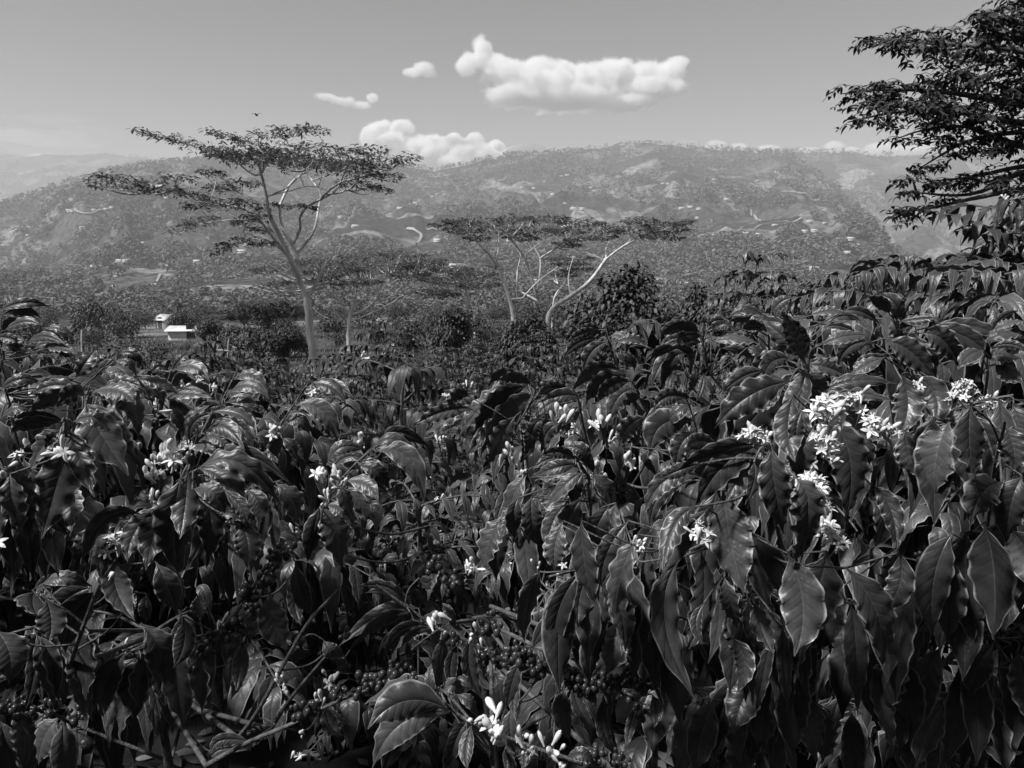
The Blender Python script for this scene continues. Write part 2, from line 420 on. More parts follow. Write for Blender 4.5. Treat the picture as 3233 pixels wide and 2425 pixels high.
# ------------------------------------------------------------------ clouds
def cloud_mat(name, density, scale, lo, hi, aniso=0.0, stretch=(1, 1, 1), alb=.995):
    m = bpy.data.materials.new(name); m.use_nodes = True; nt = m.node_tree; nt.nodes.clear()
    pv = nt.nodes.new("ShaderNodeVolumePrincipled"); mo = nt.nodes.new("ShaderNodeOutputMaterial")
    tc = nt.nodes.new("ShaderNodeTexCoord"); mp = nt.nodes.new("ShaderNodeMapping"); mp.inputs['Scale'].default_value = stretch
    nz = nt.nodes.new("ShaderNodeTexNoise"); nz.inputs['Scale'].default_value = scale; nz.inputs['Detail'].default_value = 8; nz.inputs['Roughness'].default_value = .58
    mr = nt.nodes.new("ShaderNodeMapRange"); mr.inputs[1].default_value = lo; mr.inputs[2].default_value = hi; mr.inputs[4].default_value = density
    L = nt.links.new
    L(tc.outputs['Object'], mp.inputs[0]); L(mp.outputs[0], nz.inputs['Vector']); L(nz.outputs[0], mr.inputs[0]); L(mr.outputs[0], pv.inputs['Density'])
    pv.inputs['Color'].default_value = grey(alb); pv.inputs['Anisotropy'].default_value = aniso
    L(pv.outputs[0], mo.inputs['Volume'])
    m.cycles.volume_step_rate = .15
    return m
def cloud(label, blobs, D, mat, puff=10, depth=1.0, voxel=None, group=None, swell=1.0, wisp=None):
    """blobs: (x, y, half width, half height) in photograph pixels at forward distance D"""
    q = px2m(D); mb = MB(); BL = []; c0 = P(np.mean([b_[0] for b_ in blobs]), np.mean([b_[1] for b_ in blobs]), D)
    for (x, y, a, h) in blobs:
        c = P(x, y, D); rad = np.array([a * q, max(a, h) * q * depth, h * q])
        BL.append((c, rad)); rad = rad * swell
        ball(mb, c, rad, 4)
        for _ in range(puff):
            d = nrm(rng.normal(size=3) + np.array([0, -.3, .5])); s = U(.22, .5) * min(a, h) * q
            ball(mb, c + d * rad * U(.8, 1.0), np.array([s * U(.9, 1.5), s, s * U(.8, 1.1)]), 3)
    if mat is None: mat = wisp_mat("cloud_vapour", *(wisp or (.022, .0056)), BL, c0, q, depth, rag=.85 if wisp else 1.95)
    o = mb.build("cumulus_cloud", mat, origin=tuple(c0))
    md = o.modifiers.new("merge", 'REMESH'); md.mode = 'VOXEL'; md.voxel_size = voxel or 3.2 * q; md.use_smooth_shade = True
    return tag(o, label, "cloud", group)
M_CUMULUS = cloud_mat("cumulus_vapour", .06, .003, .36, .58)
def wisp_mat(name, density, scale, blobs, c0, q, depth, alb=.985, rag=1.5):
    """vapour that thins out towards the rim of the billows it is made of"""
    m = bpy.data.materials.new(name); m.use_nodes = True; nt = m.node_tree; nt.nodes.clear(); L = nt.links.new
    pv = nt.nodes.new("ShaderNodeVolumePrincipled"); mo = nt.nodes.new("ShaderNodeOutputMaterial"); tc = nt.nodes.new("ShaderNodeTexCoord")
    def M(op, *a):
        n = nt.nodes.new("ShaderNodeMath"); n.operation = op
        for i, v in enumerate(a):
            if isinstance(v, (int, float)): n.inputs[i].default_value = v
            else: L(v, n.inputs[i])
        return n.outputs[0]
    d = None
    for c, r in blobs:
        v1 = nt.nodes.new("ShaderNodeVectorMath"); v1.operation = 'SUBTRACT'; L(tc.outputs['Object'], v1.inputs[0]); v1.inputs[1].default_value = tuple(np.asarray(c) - c0)
        v2 = nt.nodes.new("ShaderNodeVectorMath"); v2.operation = 'DIVIDE'; L(v1.outputs[0], v2.inputs[0]); v2.inputs[1].default_value = tuple(r)
        v3 = nt.nodes.new("ShaderNodeVectorMath"); v3.operation = 'LENGTH'; L(v2.outputs[0], v3.inputs[0])
        d = v3.outputs['Value'] if d is None else M('MINIMUM', d, v3.outputs['Value'])
    nz = nt.nodes.new("ShaderNodeTexNoise"); nz.inputs['Scale'].default_value = scale; nz.inputs['Detail'].default_value = 7; nz.inputs['Roughness'].default_value = .56
    L(tc.outputs['Object'], nz.inputs['Vector'])
    f = M('ADD', M('SUBTRACT', 1.03, d), M('MULTIPLY', M('SUBTRACT', nz.outputs[0], .5), rag))
    mr = nt.nodes.new("ShaderNodeMapRange"); mr.interpolation_type = 'SMOOTHSTEP'; mr.inputs[1].default_value = .0; mr.inputs[2].default_value = .62; mr.inputs[4].default_value = density
    L(f, mr.inputs[0]); L(mr.outputs[0], pv.inputs['Density']); pv.inputs['Color'].default_value = grey(alb); L(pv.outputs[0], mo.inputs['Volume'])
    m.cycles.volume_step_rate = .12
    return m
M_WISP = None
bl = lambda L: [(*C2(x, y), a * C2.k, h * C2.k) for x, y, a, h in L]
cloud("bright piled up cumulus cloud rising behind the dip in the ridge", bl([(180,720,110,100),(420,830,200,110),(700,830,190,90),(200,680,75,70),(310,680,90,70),(250,760,150,90),(400,790,140,90),(520,800,150,100),(615,730,60,50),(620,800,130,90),(735,740,55,70),(760,800,120,60),(860,770,60,50),(930,810,80,40),(480,860,160,60),(130,655,40,12),(1010,790,90,36),(1090,770,60,24),(640,870,200,50)]), 9500, None, 0, swell=1.3, wisp=(.12, .0072))
cloud("largest cloud, long with a bright tower and grey underside", bl([(770,190,55,75),(760,260,90,60),(690,300,70,50),(880,280,110,50),(950,340,170,60),(1100,300,120,55),(1250,320,130,50),(1150,400,260,70),(1400,380,200,80),(1560,320,130,70),(1700,340,140,70),(1850,320,120,70),(1930,280,70,40),(1750,430,200,60),(1720,490,90,50),(1300,480,300,55),(1000,470,220,50),(1600,510,180,40),(1830,400,90,60)]), 9000, M_WISP, 0, swell=1.35)
cloud("small ragged cloud left of the largest cloud and level with it", bl([(430,300,70,28),(380,325,70,26),(470,335,50,25)]), 9000, M_WISP, 0, swell=1.45)
cloud("small wispy cloud above the tall flat-topped tree", bl([(-120,470,70,22),(-60,490,60,22),(0,500,50,26),(70,520,60,22),(140,480,36,26)]), 9000, M_WISP, 0, swell=1.45)
cloud("low white cloud bank just over the right end of the ridge", [(*C3(x, y), a * C3.k, h * C3.k) for x, y, a, h in [(270,765,70,28),(430,765,65,32),(550,770,50,24),(700,780,70,20),(1050,775,60,36),(1130,790,60,20),(1290,780,90,40),(1390,790,90,26),(1500,780,80,24),(900,790,80,16)]], 9500, None, 0, swell=1.3, wisp=(.02, .006))
cloud("faint sliver of white cloud over the far left ridge", [(*C1(x, y), a * C1.k, h * C1.k) for x, y, a, h in [(200,308,60,18),(250,306,40,18),(340,318,60,8)]], 9500, None, 0, swell=1.3, wisp=(.02, .006))
M_VEIL = cloud_mat("veil_vapour", .0012, .0011, .46, .72, stretch=(.5, .5, 2.5))
tag(cloud("thin grey streaky cloud low in the left sky", [(*C1(x, y), a * C1.k, h * C1.k) for x, y, a, h in [(120,130,180,26),(330,140,200,30),(480,190,160,20),(250,220,260,24),(50,200,150,30)]], 9200, M_VEIL, 3), "thin grey streaky cloud low in the left sky", "cloud")

# ------------------------------------------------------------------ far hillside: roads, houses, trees
CLEAR = []
def ribbon(name, pts, width, mat, lift=.6, n=40):
    p3 = [hit(*q) for q in pts]; p3 = [q for q in p3 if q is not None]
    if len(p3) < 2 or max(q[1] for q in p3) > 1.22 * min(q[1] for q in p3): return
    width *= .45
    p = smooth_path(p3, n); CLEAR.extend((a[0], a[1]) for a in p[::2]); T = nrm(np.gradient(p[:, :2], axis=0)); s = np.stack([-T[:, 1], T[:, 0]], -1)
    t = np.linspace(-1, 1, 4); xy = p[:, None, :2] + s[:, None] * (t[None, :, None] * width / 2)
    z = np.maximum.reduce([height(xy[..., 0] + dx, xy[..., 1] + dy) for dx in (-4, 0, 4) for dy in (-4, 0, 4)]) + lift
    mb = MB(); i, j = np.meshgrid(np.arange(n - 1), np.arange(3), indexing='ij'); q = i * 4 + j
    mb.add(np.concatenate([xy, z[..., None]], -1), np.stack([q, q + 1, q + 5, q + 4], -1))
    tag(mb.build(name, mat), kind="structure")
for crop, pts, w in [(C2, [(340,1255),(390,1268),(422,1290),(415,1312),(378,1332)], 9), (C2, [(450,1250),(490,1254),(520,1262)], 8),
                     (C3, [(1200,1315),(1290,1319),(1375,1323)], 9), (C3, [(615,1128),(640,1150),(662,1168)], 8), (C3, [(630,955),(680,985),(718,998)], 8),
                     (C1, [(800,903),(792,920),(780,938)], 5),
                     (C1, [(660,985),(680,1003),(702,1018)], 5), (C3, [(770,1010),(850,1020),(905,1035)], 7), (C3, [(560,1200),(680,1180),(880,1165)], 6),
                     (C1, [(330,585),(450,600),(600,575)], 6), (C2, [(850,975),(900,965),(920,955)], 6), (C2, [(1300,1110),(1360,1140),(1400,1175)], 6),
                     (C2, [(700,1600),(780,1605),(850,1600)], 5)]:
    ribbon("dirt_road", [crop(*p) for p in pts], w, M_ROAD)

# small far houses: one little gabled house shared by all
def gable(mbw, mbr, w, d, h, rise, over=.35):
    x, y = w / 2, d / 2
    v = np.array([[-x,-y,0],[x,-y,0],[x,y,0],[-x,y,0],[-x,-y,h],[x,-y,h],[x,y,h],[-x,y,h],[-x,0,h+rise],[x,0,h+rise]])
    mbw.add(v, [[0,1,5,4],[1,2,6,5],[2,3,7,6],[3,0,4,7],[4,8,8,7],[5,6,9,9]])
    X_, Y_, s = x + over, y + over, rise / y
    for sg in (-1, 1):
        e = h - over * s + .04; t = .12
        a = [[-X_, sg*Y_, e],[X_, sg*Y_, e],[X_, 0, h+rise+.04],[-X_, 0, h+rise+.04]]; bq = [[p[0], p[1], p[2] + t] for p in a]
        mbr.add(a + bq, [[0,1,2,3],[4,5,6,7],[0,1,5,4],[1,2,6,5],[2,3,7,6],[3,0,4,7]])
hw_, hr_ = MB(), MB(); gable(hw_, hr_, 11, 8, 3.2, 1.8)
hroot = None
hs = [(C1, [(345,590),(470,585),(530,580),(560,575),(70,690),(140,712),(415,675),(575,670),(695,755),(715,752),(630,835),(600,835),(860,870),(985,838),(1210,790),(770,957),(572,973),(500,780),(1700,620),(1775,660),(2080,555),(2180,510),(1230,760),(830,520),(100,405),(480,870),(585,910)]),
      (C2, [(905,1010),(960,1005),(1010,1008),(1080,1010),(1240,940),(1275,945),(1190,1045),(1260,1100),(1310,1130),(1360,1135),(1410,1008),(1830,985),(1860,985),(2130,960),(1940,1130),(1990,1120),(2040,1135),(2200,1080),(560,1050),(490,1062),(410,1080),(390,1105),(300,1130),(40,1235),(520,1320),(940,1320),(710,1590),(790,1595),(830,1603),(1800,1555),(1090,1550),(2030,1185),(610,1472),(1140,970)]),
      (C3, [(420,945),(650,950),(750,910),(490,1055),(560,1015),(250,1100),(345,1100),(740,1185),(920,1168),(1000,1180),(650,1235),(590,1230),(895,1222),(945,1225),(1135,1262),(1160,1297),(1120,1330),(945,1420),(130,1480),(270,1500),(1210,1040)])]
for crop, L in hs:
    for x, y in L:
        p = hit(*crop(x, y))
        if p is None: continue
        near = p[1] < 700; CLEAR.append((p[0], p[1]))
        if hroot is None:
            o = hroot = empty("hillside_house", p, "tiny pale house on the hazy far hillside", "house", "pale houses scattered over the far hillside")
            hw_.build("wall", M_WALL, o, smooth=False); hr_.build("roof", M_ROOF, o, smooth=False)
        else: o = dup(hroot, p)
        o.rotation_euler.z = U(-.6, .6); s = U(.55, 1.0) * (max(.35, p[1] / 900) if near else 1); o.scale = (s * U(.8, 1.25), s, s)
        o.location.z = float(height(p[0], p[1])) + .1

# trees scattered over the far hillside
def clump(mb, c, rad, k, size, flat=1.0, shell=.55):
    """k small leaf-clump faces spread through an ellipsoid"""
    d = nrm(rng.normal(size=(k, 3))); rr_ = (shell + (1 - shell) * rng.random((k, 1))) ** .7
    c_ = np.asarray(c) + d * rr_ * np.asarray(rad)
    n_ = nrm(d * [1, 1, 1.6] + rng.normal(size=(k, 3)) * .6 + [0, 0, .5]); a = nrm(np.cross(n_, rng.normal(size=(k, 3)))); b_ = np.cross(n_, a)
    s = size * rng.uniform(.6, 1.3, (k, 1)); q = np.stack([c_ - a*s*1.3, c_ - b_*s*.7, c_ + a*s*1.3, c_ + b_*s*.7], 1)
    mb.add(q, np.arange(4 * k).reshape(-1, 4), None, np.repeat(rng.random(k) * .5 + rng.random() * .5, 4))
def hill_tree_mesh(mb, mt, x, y, z, h, w, k):
    t = h * U(.25, .5)
    if mt is not None: tube(mt, [[x, y, z - .5], [x, y, z + t], [x, y, z + h * .8]], [h*.022, h*.018, h*.006], 4)
    clump(mb, (x, y, z + t + (h - t) * .5), (w / 2, w / 2, (h - t) * .55), k, w * .17)
protos = []
for kk in range(6):
    o = empty("hillside_tree", (0, 0, 0), "small hazy tree on the far hillside", "tree", "single trees on the far hillside")
    a_, b_ = MB(), MB(); hill_tree_mesh(a_, b_, 0, 0, 0, 10, U(5.5, 9.5), 46)
    a_.build("crown", M_HILLTREE, o); b_.build("trunk", M_BARK_DARK, o); protos.append([o, False])
sx = rng.uniform(-150, 3400, 46000); sy = rng.uniform(480, 1010, 46000)
u_, s_ = ray(sx, sy)
Dg = np.geomspace(140, 5200, 500); Hh = None
PT = []
for q in range(0, 46000, 500):
    uu = u_[q:q+500, None]; ss = s_[q:q+500, None]
    below = ss * Dg < height(uu * Dg, np.broadcast_to(Dg, (uu.shape[0], 500)))
    k = np.argmax(below, 1); ok = below.any(1)
    for a in np.nonzero(ok)[0]:
        if k[a] > 0: PT.append((uu[a, 0] * Dg[k[a]], Dg[k[a]]))
PT = np.array(PT)
dens = fbm(PT[:, 0] / 180, PT[:, 1] / 180, 3) * 1.25 + .34 + .5 * (PT[:, 1] < 1000)
PT = PT[(dens > rng.uniform(-.3, .7, len(PT)))]
for hx_, hy_ in CLEAR: PT = PT[~((np.abs(PT[:, 0] - hx_) < 13) & (PT[:, 1] > hy_ - 70) & (PT[:, 1] < hy_ + 6))]
# a fringe of trees along the crest
uc = rng.uniform(-.75, .62, 2200); rc = np.interp(uc, R1u, R1v)
PT = np.concatenate([PT, np.stack([uc * rc, rc - 4 - rng.random(2200) ** 2 * 420], -1)])
PT = PT[np.argsort(PT[:, 1])]
hz_ = height(PT[:, 0], PT[:, 1])
stuff, used = MB(), 0
for (x, y), z in zip(PT, hz_):
    h = U(7, 18) * float(np.interp(y, [150, 350, 800, 2500], [.22, .33, .75, 1.1]))
    if used < 280 and y > 420 and rng.random() < .4:
        pr = protos[used % 6]; used += 1
        s = h / 10
        if not pr[1]: o = pr[0]; pr[1] = True; o.location = (x, y, z)
        else: o = dup(pr[0], (x, y, z))
        o.rotation_euler.z = U(0, 6.28); o.scale = (s * U(.8, 1.2), s, s)
    else:
        hill_tree_mesh(stuff, None, x, y, z, h, h * U(.55, 1.1), 12 if y > 1500 else 18)
tag(stuff.build("hillside_woodland", M_HILLTREE), "hazy patchwork of far trees covering the opposite hillside", "woodland", kind="stuff")

# ------------------------------------------------------------------ flat-topped shade trees
FROND = (np.array([0, .1, .5, .9, 1.0]), np.array([.2, .8, 1, .7, .1]))
def fronds(mb, c, L, W, droop=.35, up=.1):
    k = len(c); a = rng.uniform(0, 2 * np.pi, k); h = np.stack([np.cos(a), np.sin(a), np.zeros(k)], -1)
    L = L * rng.uniform(.6, 1.25, (k, 1)); S = np.stack([-np.sin(a), np.cos(a), rng.normal(size=k) * .35], -1)
    C = c + h * L * .5 + UPZ * (up * L); P1 = c + h * L * rng.uniform(.75, 1, (k, 1)) - UPZ * L * (droop * rng.uniform(.2, 1.5, (k, 1)))
    leaves(mb, c, C, P1, S, W * rng.uniform(.7, 1.2, k), n=3, m=2, wave=0, fold=.3, curl=0, prof=FROND)
def shade_tree(label, D, crop, trunk, limbs, pads, bark, foot=1.0, density=1.0, frond=.27, dz=.55, group=None, bw=1.0):
    """trunk / limbs: polylines [(x, y)...], start radius m, end radius m, depth swing m; pads: flat leaf layers (x0,y0,x1,y1,thickness)"""
    q = px2m(D) * crop.k
    def P3(pts, swing):
        pts = np.asarray(pts, float); n = len(pts)
        dd = swing if np.ndim(swing) else np.linspace(0, 1, n) * swing
        return np.stack([P(*crop(x, y), D + d) for (x, y), d in zip(pts, dd)])
    t0 = P(*crop(*trunk[0][0]), D); gz = float(height(t0[0], t0[1])) - .15
    root = empty("shade_tree", (t0[0], t0[1], gz), label, "tree", group); o3 = (t0[0], t0[1], gz)
    tm = MB(); pts = P3(trunk[0], 0); pts = np.concatenate([[[t0[0] - .05, t0[1], gz - .2]], pts]) if t0[2] > gz + .3 else pts
    pth = smooth_path(pts, 22); rad = np.linspace(trunk[1], trunk[2], 22); rad[:4] *= np.linspace(1.5 * foot, 1, 4)
    tube(tm, pth, rad, 9, .22); tm.build("trunk", bark, root, o3)
    ends = [pth[-8:]]
    for L in limbs:
        e = np.concatenate(ends); a0 = P(*crop(*L[0][0]), D); ek = e * (D / e[:, 1:2])
        k = np.argmin(np.linalg.norm(ek - a0, axis=1)); d0 = e[k, 1] - D
        lp = smooth_path(P3(L[0], d0 + np.linspace(0, 1, len(L[0])) ** 1.2 * L[3]), 14); lp[0] = e[k]
        lm = MB(); tube(lm, lp, np.linspace(L[1], L[2], 14) * bw * .72, 6, .15)
        lm.build("limb", bark, root, o3); ends.append(lp[3:])
    E = np.concatenate(ends); tw = MB(); fo = MB()
    for (x0, y0, x1, y1, th) in pads:
        a, b_ = P(*crop(x0, y0), D), P(*crop(x1, y1), D); L = np.linalg.norm(b_ - a); th = th * q
        mid = (a + b_) / 2; k = np.argmin(np.linalg.norm(E * (D / E[:, 1:2]) - mid, axis=1)); yc = E[k, 1] - D; a, b_ = P(*crop(x0, y0), D + yc), P(*crop(x1, y1), D + yc)
        dep = min(max(L * dz, 1.2), 4.5)
        npt = int(density * 56 * L * dep) + 50
        s = rng.random(npt) * 1.06 - .03; e = np.sqrt(np.maximum(.05, 1 - (2 * s - 1) ** 2))
        yy = rng.uniform(-1, 1, npt) * dep * e
        lump = .35 * np.sin(s * 17 + yy * 2.1 + x0) + .3 * np.sin(s * 41 - yy * 3.3)
        c = a + (b_ - a) * s[:, None]; c[:, 1] += yy
        c[:, 2] += (rng.uniform(-1, 1, npt) * .55 + lump * .6) * th * e - .06 * np.abs(yy / dep) * dep * .6
        fronds(fo, c, frond, frond * .30)
        for _ in range(max(4, int(L * 1.6))):
            t = c[rng.integers(npt)]; dd = np.linalg.norm((E - t) * [1, .6, 1.0], axis=1) + np.maximum(0, E[:, 2] - t[2]) * 3
            e0 = E[np.argmin(dd)]
            m_ = (e0 + t) / 2 + [0, 0, -.12 * np.linalg.norm(t - e0)]
            tube(tw, smooth_path([e0, m_, t], 7), np.linspace(.03, .008, 7) * D / 32 * bw, 4)
    tag(tw.build("twigs", bark, root, o3), kind="stuff"); fo.build("crown", M_FEATHER, root, o3)
    return root
# the tall one, traced in the crop of the upper left quarter
shade_tree("tallest shade tree, pale peeling trunk under a wide flat layered crown", 32, C1,
    ([(1570,1350),(1560,1270),(1545,1180),(1540,1100),(1530,1010)], .20, .155),
    [([(1530,1015),(1500,940),(1470,870),(1440,800),(1390,690),(1345,600),(1325,480),(1305,400),(1290,340)], .20, .06, -1.5),
     ([(1525,1005),(1490,900),(1485,830),(1475,780),(1400,640),(1395,560),(1410,520),(1450,440),(1520,380)], .19, .05, 2.2),
     ([(1530,1010),(1585,930),(1620,850),(1660,800),(1683,752)], .13, .02, 1.0),
     ([(1455,760),(1500,650),(1495,600),(1560,540),(1600,520),(1625,490),(1690,440),(1800,410),(1900,370)], .11, .03, -2.5),
     ([(1470,800),(1560,690),(1590,560),(1600,500),(1560,430),(1530,390)], .10, .03, 2.8),
     ([(1600,520),(1680,470),(1720,380),(1740,330)], .07, .03, -1.2),
     ([(1620,500),(1720,480),(1820,410),(1960,360),(2060,310)], .06, .02, 1.5),
     ([(1440,800),(1370,720),(1310,640),(1260,590),(1100,540),(960,500),(820,450)], .10, .02, -2.0),
     ([(1430,780),(1360,680),(1330,650),(1240,625),(1080,630),(940,655)], .07, .015, 1.5),
     ([(1460,830),(1390,760),(1330,720),(1220,730),(1130,770)], .06, .015, -1.0),
     ([(1345,600),(1300,540),(1220,500),(1150,470)], .06, .02, 2.0),
     ([(1310,420),(1250,390),(1160,320),(1050,280),(900,230),(780,195)], .06, .015, 1.0),
     ([(1300,400),(1330,330),(1300,260),(1200,220),(1080,180)], .05, .012, -1.0),
     ([(1300,380),(1360,290),(1420,230),(1480,185),(1580,165)], .05, .012, 1.6),
     ([(1370,490),(1420,470),(1500,400),(1510,380)], .05, .02, -2.0),
     ([(1350,500),(1440,480),(1550,455),(1650,480)], .04, .015, 2.0),
     ([(1400,640),(1395,580),(1460,560),(1550,555)], .04, .015, -2.5),
     ([(1560,1060),(1590,1090),(1640,1115)], .04, .01, -.6)],
    [(675,175,870,225,26),(840,210,1080,275,48),(1000,265,1180,300,52),(1035,180,1180,215,28),(1170,210,1340,260,50),(1280,195,1420,200,34),
     (1370,175,1500,180,26),(1490,165,1635,172,24),(1100,300,1420,300,62),(1380,290,1720,300,66),(1420,330,1800,340,56),(1700,290,1850,300,44),
     (1760,275,1935,268,26),(1790,335,2000,330,44),(1960,325,2100,305,26),(1480,255,1700,265,34),(1680,370,1900,390,46),(1840,395,2010,405,30),(1680,440,1900,450,30),
     (1840,455,1950,475,22),(460,455,560,400,28),(510,405,720,440,48),(620,460,780,465,38),(690,440,900,470,52),(820,410,960,405,24),(880,480,1040,505,34),
     (1040,460,1180,465,34),(1130,440,1290,435,32),(1000,385,1110,380,18),(930,555,1080,530,34),(1050,540,1200,540,44),(1180,520,1330,570,40),
     (860,690,960,630,26),(930,640,1090,610,28),(1160,640,1270,620,26),(1060,790,1130,740,24),(1120,740,1270,705,38),(1260,740,1370,735,26),
     (1370,545,1450,550,20),(1500,550,1570,555,16),(1230,600,1330,600,24),(1050,300,1450,320,50),(1300,325,1700,335,54),(1250,290,1550,300,40),(1500,345,1900,350,40),(1100,270,1300,290,40),(1240,660,1330,670,20)], M_BARK, 1.2, 1.0)
shade_tree("flat-topped shade tree with two pale forked trunks right of centre", 46, C2,
    ([(950,1700),(935,1640),(905,1550),(870,1460)], .14, .11),
    [([(870,1460),(820,1390),(740,1310),(690,1260)], .10, .04, -1.0), ([(860,1440),(875,1330),(875,1250)], .09, .03, 1.0),
     ([(985,1700),(980,1600),(985,1480),(1000,1380),(930,1290)], .10, .03, 1.5),
     ([(1120,1700),(1090,1610),(1060,1500),(1020,1400),(950,1300),(920,1260)], .13, .04, -1.5),
     ([(1095,1640),(1110,1530),(1115,1410),(1060,1320),(1020,1270)], .11, .04, 1.8),
     ([(1115,1410),(1180,1370),(1260,1315),(1330,1300)], .08, .03, -1.0), ([(1000,1660),(1100,1550),(1220,1460)], .09, .03, -1.5),
     ([(1020,1400),(1090,1340),(1180,1280)], .05, .02, 1.5), ([(1250,1250),(1300,1210),(1360,1195)], .03, .02, 1.0)],
    [(480,1215,640,1195,30),(560,1195,760,1200,44),(560,1240,760,1250,36),(680,1190,900,1195,44),(850,1180,1060,1180,38),(1000,1180,1270,1172,26),
     (760,1240,1000,1245,52),(960,1250,1200,1255,54),(1150,1240,1360,1255,44),(1210,1195,1490,1205,34),(680,1290,820,1290,30),(1260,1300,1400,1290,26),(1190,1320,1350,1330,22),(900,1285,1100,1290,30)], M_BARK, 1.0, .9, frond=.36, bw=1.05)
shade_tree("leaning shade tree with one long diagonal limb and flat crown", 50, C2,
    ([(1190,1700),(1280,1640),(1400,1550),(1500,1415)], .17, .12),
    [([(1500,1415),(1600,1340),(1700,1290),(1790,1255)], .10, .03, -1.0), ([(1500,1415),(1500,1350),(1550,1280)], .07, .03, 1.2),
     ([(1490,1420),(1430,1395),(1380,1375)], .04, .02, .6), ([(1600,1340),(1640,1300),(1620,1270)], .05, .02, 1.2), ([(1290,1630),(1280,1520),(1310,1400)], .06, .02, 1.0)],
    [(1390,1250,1600,1245,52),(1530,1250,1780,1240,52),(1720,1215,1960,1210,34),(1880,1205,2010,1190,26),(1590,1195,1790,1185,28),(1760,1260,1980,1240,34),(1700,1275,1950,1290,22),(1380,1290,1560,1285,24)], M_BARK, 1.0, .9, frond=.36)
shade_tree("low broad shade tree with bare forked whitish limbs beside the tall trunk", 62, C1,
    ([(1740,1160),(1750,1090),(1770,1030)], .2, .14),
    [([(1750,1100),(1690,1030),(1640,980),(1600,930)], .09, .03, -1), ([(1770,1040),(1780,960),(1800,920)], .09, .03, 1), ([(1770,1060),(1830,990),(1850,930)], .09, .03, 1),
     ([(1760,1100),(1860,1040),(1910,970),(1950,910)], .10, .03, -1), ([(1850,1050),(1940,1010),(2010,950)], .07, .03, 1), ([(1740,1150),(1660,1060),(1660,960)], .08, .03, 1),
     ([(1750,1130),(1870,1080),(1990,1010),(2060,900)], .07, .02, -1)],
    [(1260,870,1500,850,34),(1480,830,1760,840,40),(1700,800,1960,810,44),(1900,790,2130,800,34),(1520,880,1800,870,40),(1780,860,2060,850,44),(1990,850,2212,840,40),
     (1560,920,1700,905,24),(1950,900,2150,890,34),(1250,960,1460,930,28),(1650,940,1900,930,26)], M_BARK, 1.0, .7, frond=.42, bw=1.5)
shade_tree("distant shade tree with thin layered crown behind the valley shrubs", 85, C2,
    ([(690,1720),(690,1620),(670,1560)], .2, .12),
    [([(670,1560),(600,1520),(520,1490)], .08, .03, -1), ([(690,1620),(640,1590),(590,1600)], .08, .03, 1), ([(680,1580),(760,1520),(840,1500)], .08, .03, 1)],
    [(330,1440,560,1420,26),(480,1470,720,1470,34),(600,1500,860,1500,34),(420,1530,700,1540,36),(650,1570,900,1560,30),(380,1600,640,1620,36),(800,1450,900,1470,20)], M_BARK, 1.0, .7, frond=.5)
shade_tree("thin pale shade tree behind the flat-topped pair, leafy on the right", 75, C2,
    ([(1190,1720),(1200,1640),(1270,1540)], .14, .09),
    [([(1270,1540),(1280,1450),(1300,1400)], .07, .02, 1), ([(1200,1640),(1230,1600),(1220,1560)], .05, .02, -1)],
    [(1150,1410,1420,1405,22),(1200,1440,1400,1440,18),(1240,1480,1420,1470,20),(1180,1500,1330,1510,20)], M_BARK, 1.0, .6, frond=.5)
shade_tree("dark low spreading tree just left behind the tall trunk", 52, C1,
    ([(1330,1230),(1340,1150),(1350,1100)], .2, .14),
    [([(1350,1100),(1280,1060),(1200,1050)], .09, .03, -1), ([(1350,1100),(1420,1060),(1480,1050)], .09, .03, 1)],
    [(1100,1075,1300,1060,44),(1250,1060,1500,1055,50),(1180,1040,1420,1030,30),(1330,1085,1530,1085,40),(1030,1110,1200,1090,34),(1150,1100,1380,1100,40)], M_BARK_DARK, 1.0, 1.5, frond=.42)
shade_tree("slim pale sapling standing alone in front of the valley clearing", 42, C5,
    ([(920,310),(922,240),(918,170)], .09, .06),
    [([(918,170),(890,80),(875,20),(850,-50)], .05, .02, -.5), ([(918,170),(935,90),(960,40)], .045, .015, .5), ([(905,120),(950,60),(990,-10)], .03, .01, .5), ([(900,110),(880,60),(840,0),(800,-40)], .03, .01, -.4)],
    [(740,-30,900,-20,18),(820,-10,1000,-5,18),(930,-40,1060,-40,14)], M_BARK, 1.0, .5, frond=.33, bw=.9)

